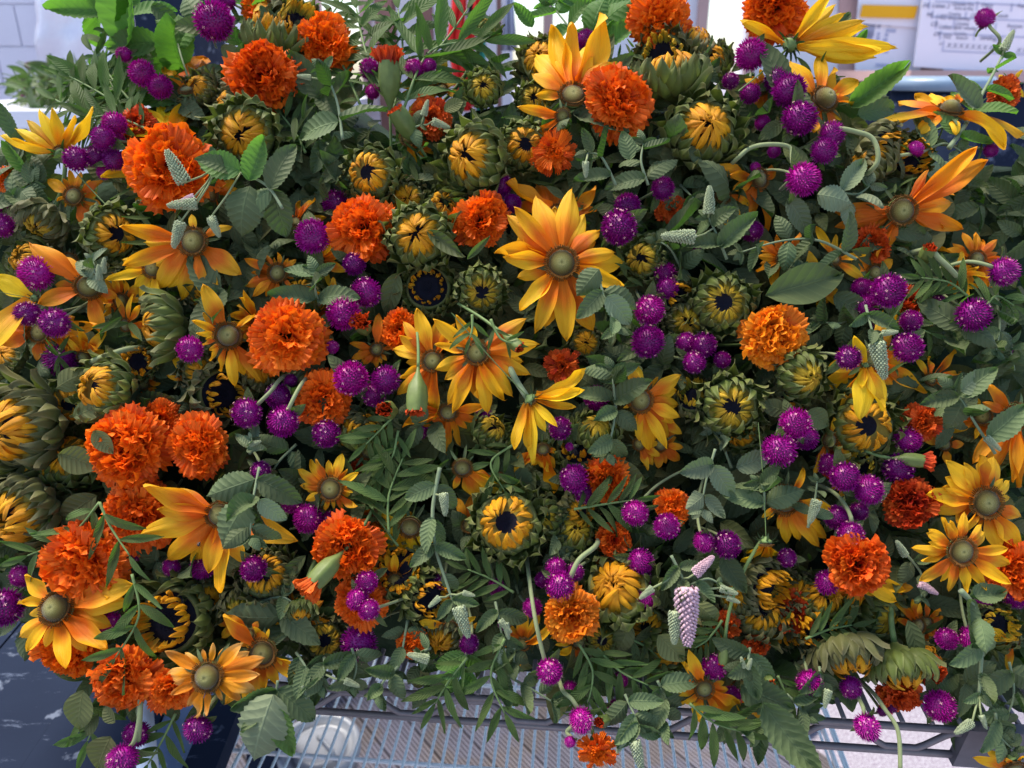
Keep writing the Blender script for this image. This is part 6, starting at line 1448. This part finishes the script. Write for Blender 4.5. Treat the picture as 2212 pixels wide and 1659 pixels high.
for s, x, y, h in (('2/8', 1000, 70, .040), ('Lisbet 2', 1110, 75, .045), ('Queen', 1350, 50, .034), ('at Fire', 1480, 55, .034), ('love', 1380, 100, .034), ('at five', 1480, 105, .034), ('Desire', 1700, 60, .034), ('pick', 1740, 100, .034), ('Regu', 2120, 70, .036),
                ('9/8', 1045, 180, .040), ('1/02', 1150, 210, .050), ('Cynthia', 1300, 170, .034), ('bank planting', 1300, 215, .034), ('Cayla', 1570, 190, .040), ('weeds', 1880, 190, .036),
                ('CR', 1095, 295, .045), ('Lisbet 1', 1190, 325, .045), ('Cynthia', 1395, 285, .034), ('path weeding', 1385, 330, .034), ('Reminder', 2000, 310, .034), ('cut', 2040, 355, .034),
                ('CR', 1130, 410, .040), ('102', 1230, 440, .050), ('Cynthia', 1370, 400, .034), ('branch', 1400, 450, .034), ('sanding', 1680, 455, .045), ('ii', 1920, 470, .04),
                ('x', 1200, 520, .040), ('X X X X X X X X', 1285, 550, .050), ('X X X X', 2110, 610, .050)):
    a, b1 = Z(x, y + 12); txt(wb, wc, s, a, b1, h * .95, wr, M_['ink'], YW)
YP = WY - .051
for (x0, y, x1) in ((270,270,450),(270,300,450),(270,335,440),(265,370,430),(260,400,430),(255,430,420),(480,280,520),(470,310,510),(470,400,500),(460,450,500),(580,290,640),(575,360,690),(560,410,600),(540,470,590),(240,460,400),(530,545,680),(420,560,450),(500,600,600),(450,770,600)):
    (a, b1), (b2, _) = Z(x0, y), Z(x1, y); strip(ppr, pc, a, b1, b2, b1 + 1.5, .012, YP, M_['inkp'], 'printed_line')
# ledge and bin
x0, z1 = wp(1968, 152, 2.4); x1, _ = wp(2700, 152, 2.4); _, z2 = wp(0, 178, 2.4)
ld = link('wooden_bench', None, Matrix.Translation((x0, 2.4, 0))); tag(ld, 'pale pink wooden worktop under the whiteboard', 'worktop')
b_ = MB(); box(b_, (0, 0, z2), (x1 - x0, .6, z1)); link('top', b_.mesh('top', [M_['pinkwood']], False), None, ld)
b_ = MB(); box(b_, (.05, .04, 0), (x1 - x0 - .05, .5, z2 - .002)); link('front', b_.mesh('front', [M_['navy']], False), None, ld)
pb = on_wall(2030, 185, 1.9); rb = .105
bn = link('dark_bin', None, Matrix.Translation((pb.x, 1.9, 0))); tag(bn, 'dark navy bin with a grey rim behind the domed coneflower', 'bin')
M_['rimg'] = plain('grey blue rim', (.22, .30, .40), .3, .5, .1, 20, .05)
zt_ = pb.z + .02
b_ = MB(); lathe(b_, [(.001, 0), (rb * .8, 0), (rb * .95, zt_ - .03), (rb * .93, zt_ - .03), (rb * .75, .03), (.001, .03)], 32); link('body', b_.mesh('body', [M_['navy']]), None, bn)
b_ = MB(); lathe(b_, [(rb * .93, zt_ - .03), (rb * 1.08, zt_ - .03), (rb * 1.10, zt_ - .012), (rb * 1.02, zt_), (rb * .93, zt_ - .01), (rb * .93, zt_ - .03)], 36); link('rim', b_.mesh('rim', [M_['rimg']]), None, bn)
# sky dome is the world; terrain stays the floor

# ------------------------------------------------------------------ labels
GROUPS = {'coneflower': 'yellow coneflowers in the heap', 'marigold': 'orange marigolds in the heap', 'marigold_bud': 'marigold buds in the heap', 'globe_amaranth': 'magenta globe amaranths in the heap',
          'sunflower_bud': 'sunflower buds in the heap', 'mint_sprig': 'mint sprigs between the flowers', 'marigold_leaf_sprig': 'feathery marigold foliage between the flowers', 'leafy_stem': 'leafy stems between the flowers', 'leaf': 'single leaves between the flowers',
          'flower_stalk': 'bare flower stalks', 'far_globe': 'blurred pink globes on the counter'}
CATS = {'marigold_bud': 'flower bud', 'sunflower_bud': 'flower bud', 'mint_sprig': 'mint sprig', 'marigold_leaf_sprig': 'foliage', 'leafy_stem': 'foliage', 'leaf': 'leaf', 'flower_stalk': 'stalk'}
LM = [(1213,568,'largest coneflower'),(372,365,'biggest marigold'),(618,728,'round marigold by the twisted coneflower'),(1238,205,'tall upright coneflower'),(1332,222,'marigold on the tall coneflower'),(1425,45,'top edge marigold'),
      (1672,20,'top right marigold'),(1520,280,'large nearly closed sunflower bud'),(905,510,'round sunflower bud between marigolds'),(1020,340,'plump left-turned sunflower bud'),(572,165,'upper left marigold'),(448,1463,'pink-tipped coneflower'),
      (123,1314,'large lower left coneflower'),(2077,1191,'star-shaped right coneflower'),(1850,1215,'marigold over the petal fan'),(1672,728,'light orange marigold'),(1232,1325,'pale marigold above the rack'),(1095,1130,'bright opening central sunflower'),
      (1148,865,'lemon back-facing bloom'),(714,1056,'small neat coneflower'),(748,1180,'marigold crossed by a bud'),(280,965,'left one of the touching marigolds'),(1480,1330,'large pink mint spike'),(1883,775,'large golden coneflower at right'),
      (1948,455,'wind-blown amber coneflower'),(1521,1488,'curly ragged coneflower'),(1290,1622,'lowest hanging marigold'),(1578,878,'spidery-eyed sunflower bud'),(370,1340,'wide dark ragged sunflower'),(1945,1440,'right hanging sunflower bud'),
      (417,522,'drooping coneflower at left'),(2051,240,'domed coneflower at far right'),(1030,762,'central coneflower pair'),(85,718,'left edge amber coneflower'),(40,925,'left edge sunflower bud'),(840,165,'upright orange-tipped bud'),(1779,216,'tall-domed coneflower'),(1560,655,'dark-eyed green sunflower bud')]
ORD = ['nearest', 'second', 'third', 'fourth', 'fifth', 'sixth', 'seventh', 'eighth']
def sector(dx, dy):
    a = math.degrees(math.atan2(-dy, dx)) % 360
    return ['right of', 'up right of', 'above', 'up left of', 'left of', 'down left of', 'below', 'down right of'][int(((a + 22.5) % 360) // 45)]
used = set()
for it in ITEMS:
    if it[6]: used.add(it[6])
for (o, kind, x, y, r, noun, lab) in ITEMS:
    if not lab:
        base = noun.replace('large ', '').replace('small ', '')
        same = [(q[2], q[3]) for q in ITEMS if q[5].replace('large ', '').replace('small ', '') == base]
        best = None
        for (lx, ly, ln) in LM:
            if math.hypot(x - lx, y - ly) < 12: continue
            sct = sector(x - lx, y - ly); d = math.hypot(x - lx, y - ly)
            rank = sum(1 for (a, b2) in same if sector(a - lx, b2 - ly) == sct and math.hypot(a - lx, b2 - ly) < d - .01)
            if rank < 8:
                cost = d * (1 + .6 * rank)
                t = f'{noun}, {ORD[rank]} one {sct} the {ln}' if rank else f'{noun}, the nearest one {sct} the {ln}'
                if (best is None or cost < best[0]) and t not in used and len(t.split()) <= 16: best = (cost, t)
        lab = best[1]; used.add(lab)
    o['label'] = lab; o['category'] = CATS.get(kind, 'flower'); o['group'] = GROUPS[kind]
print('objects', len(bpy.data.objects), 'items', len(ITEMS))
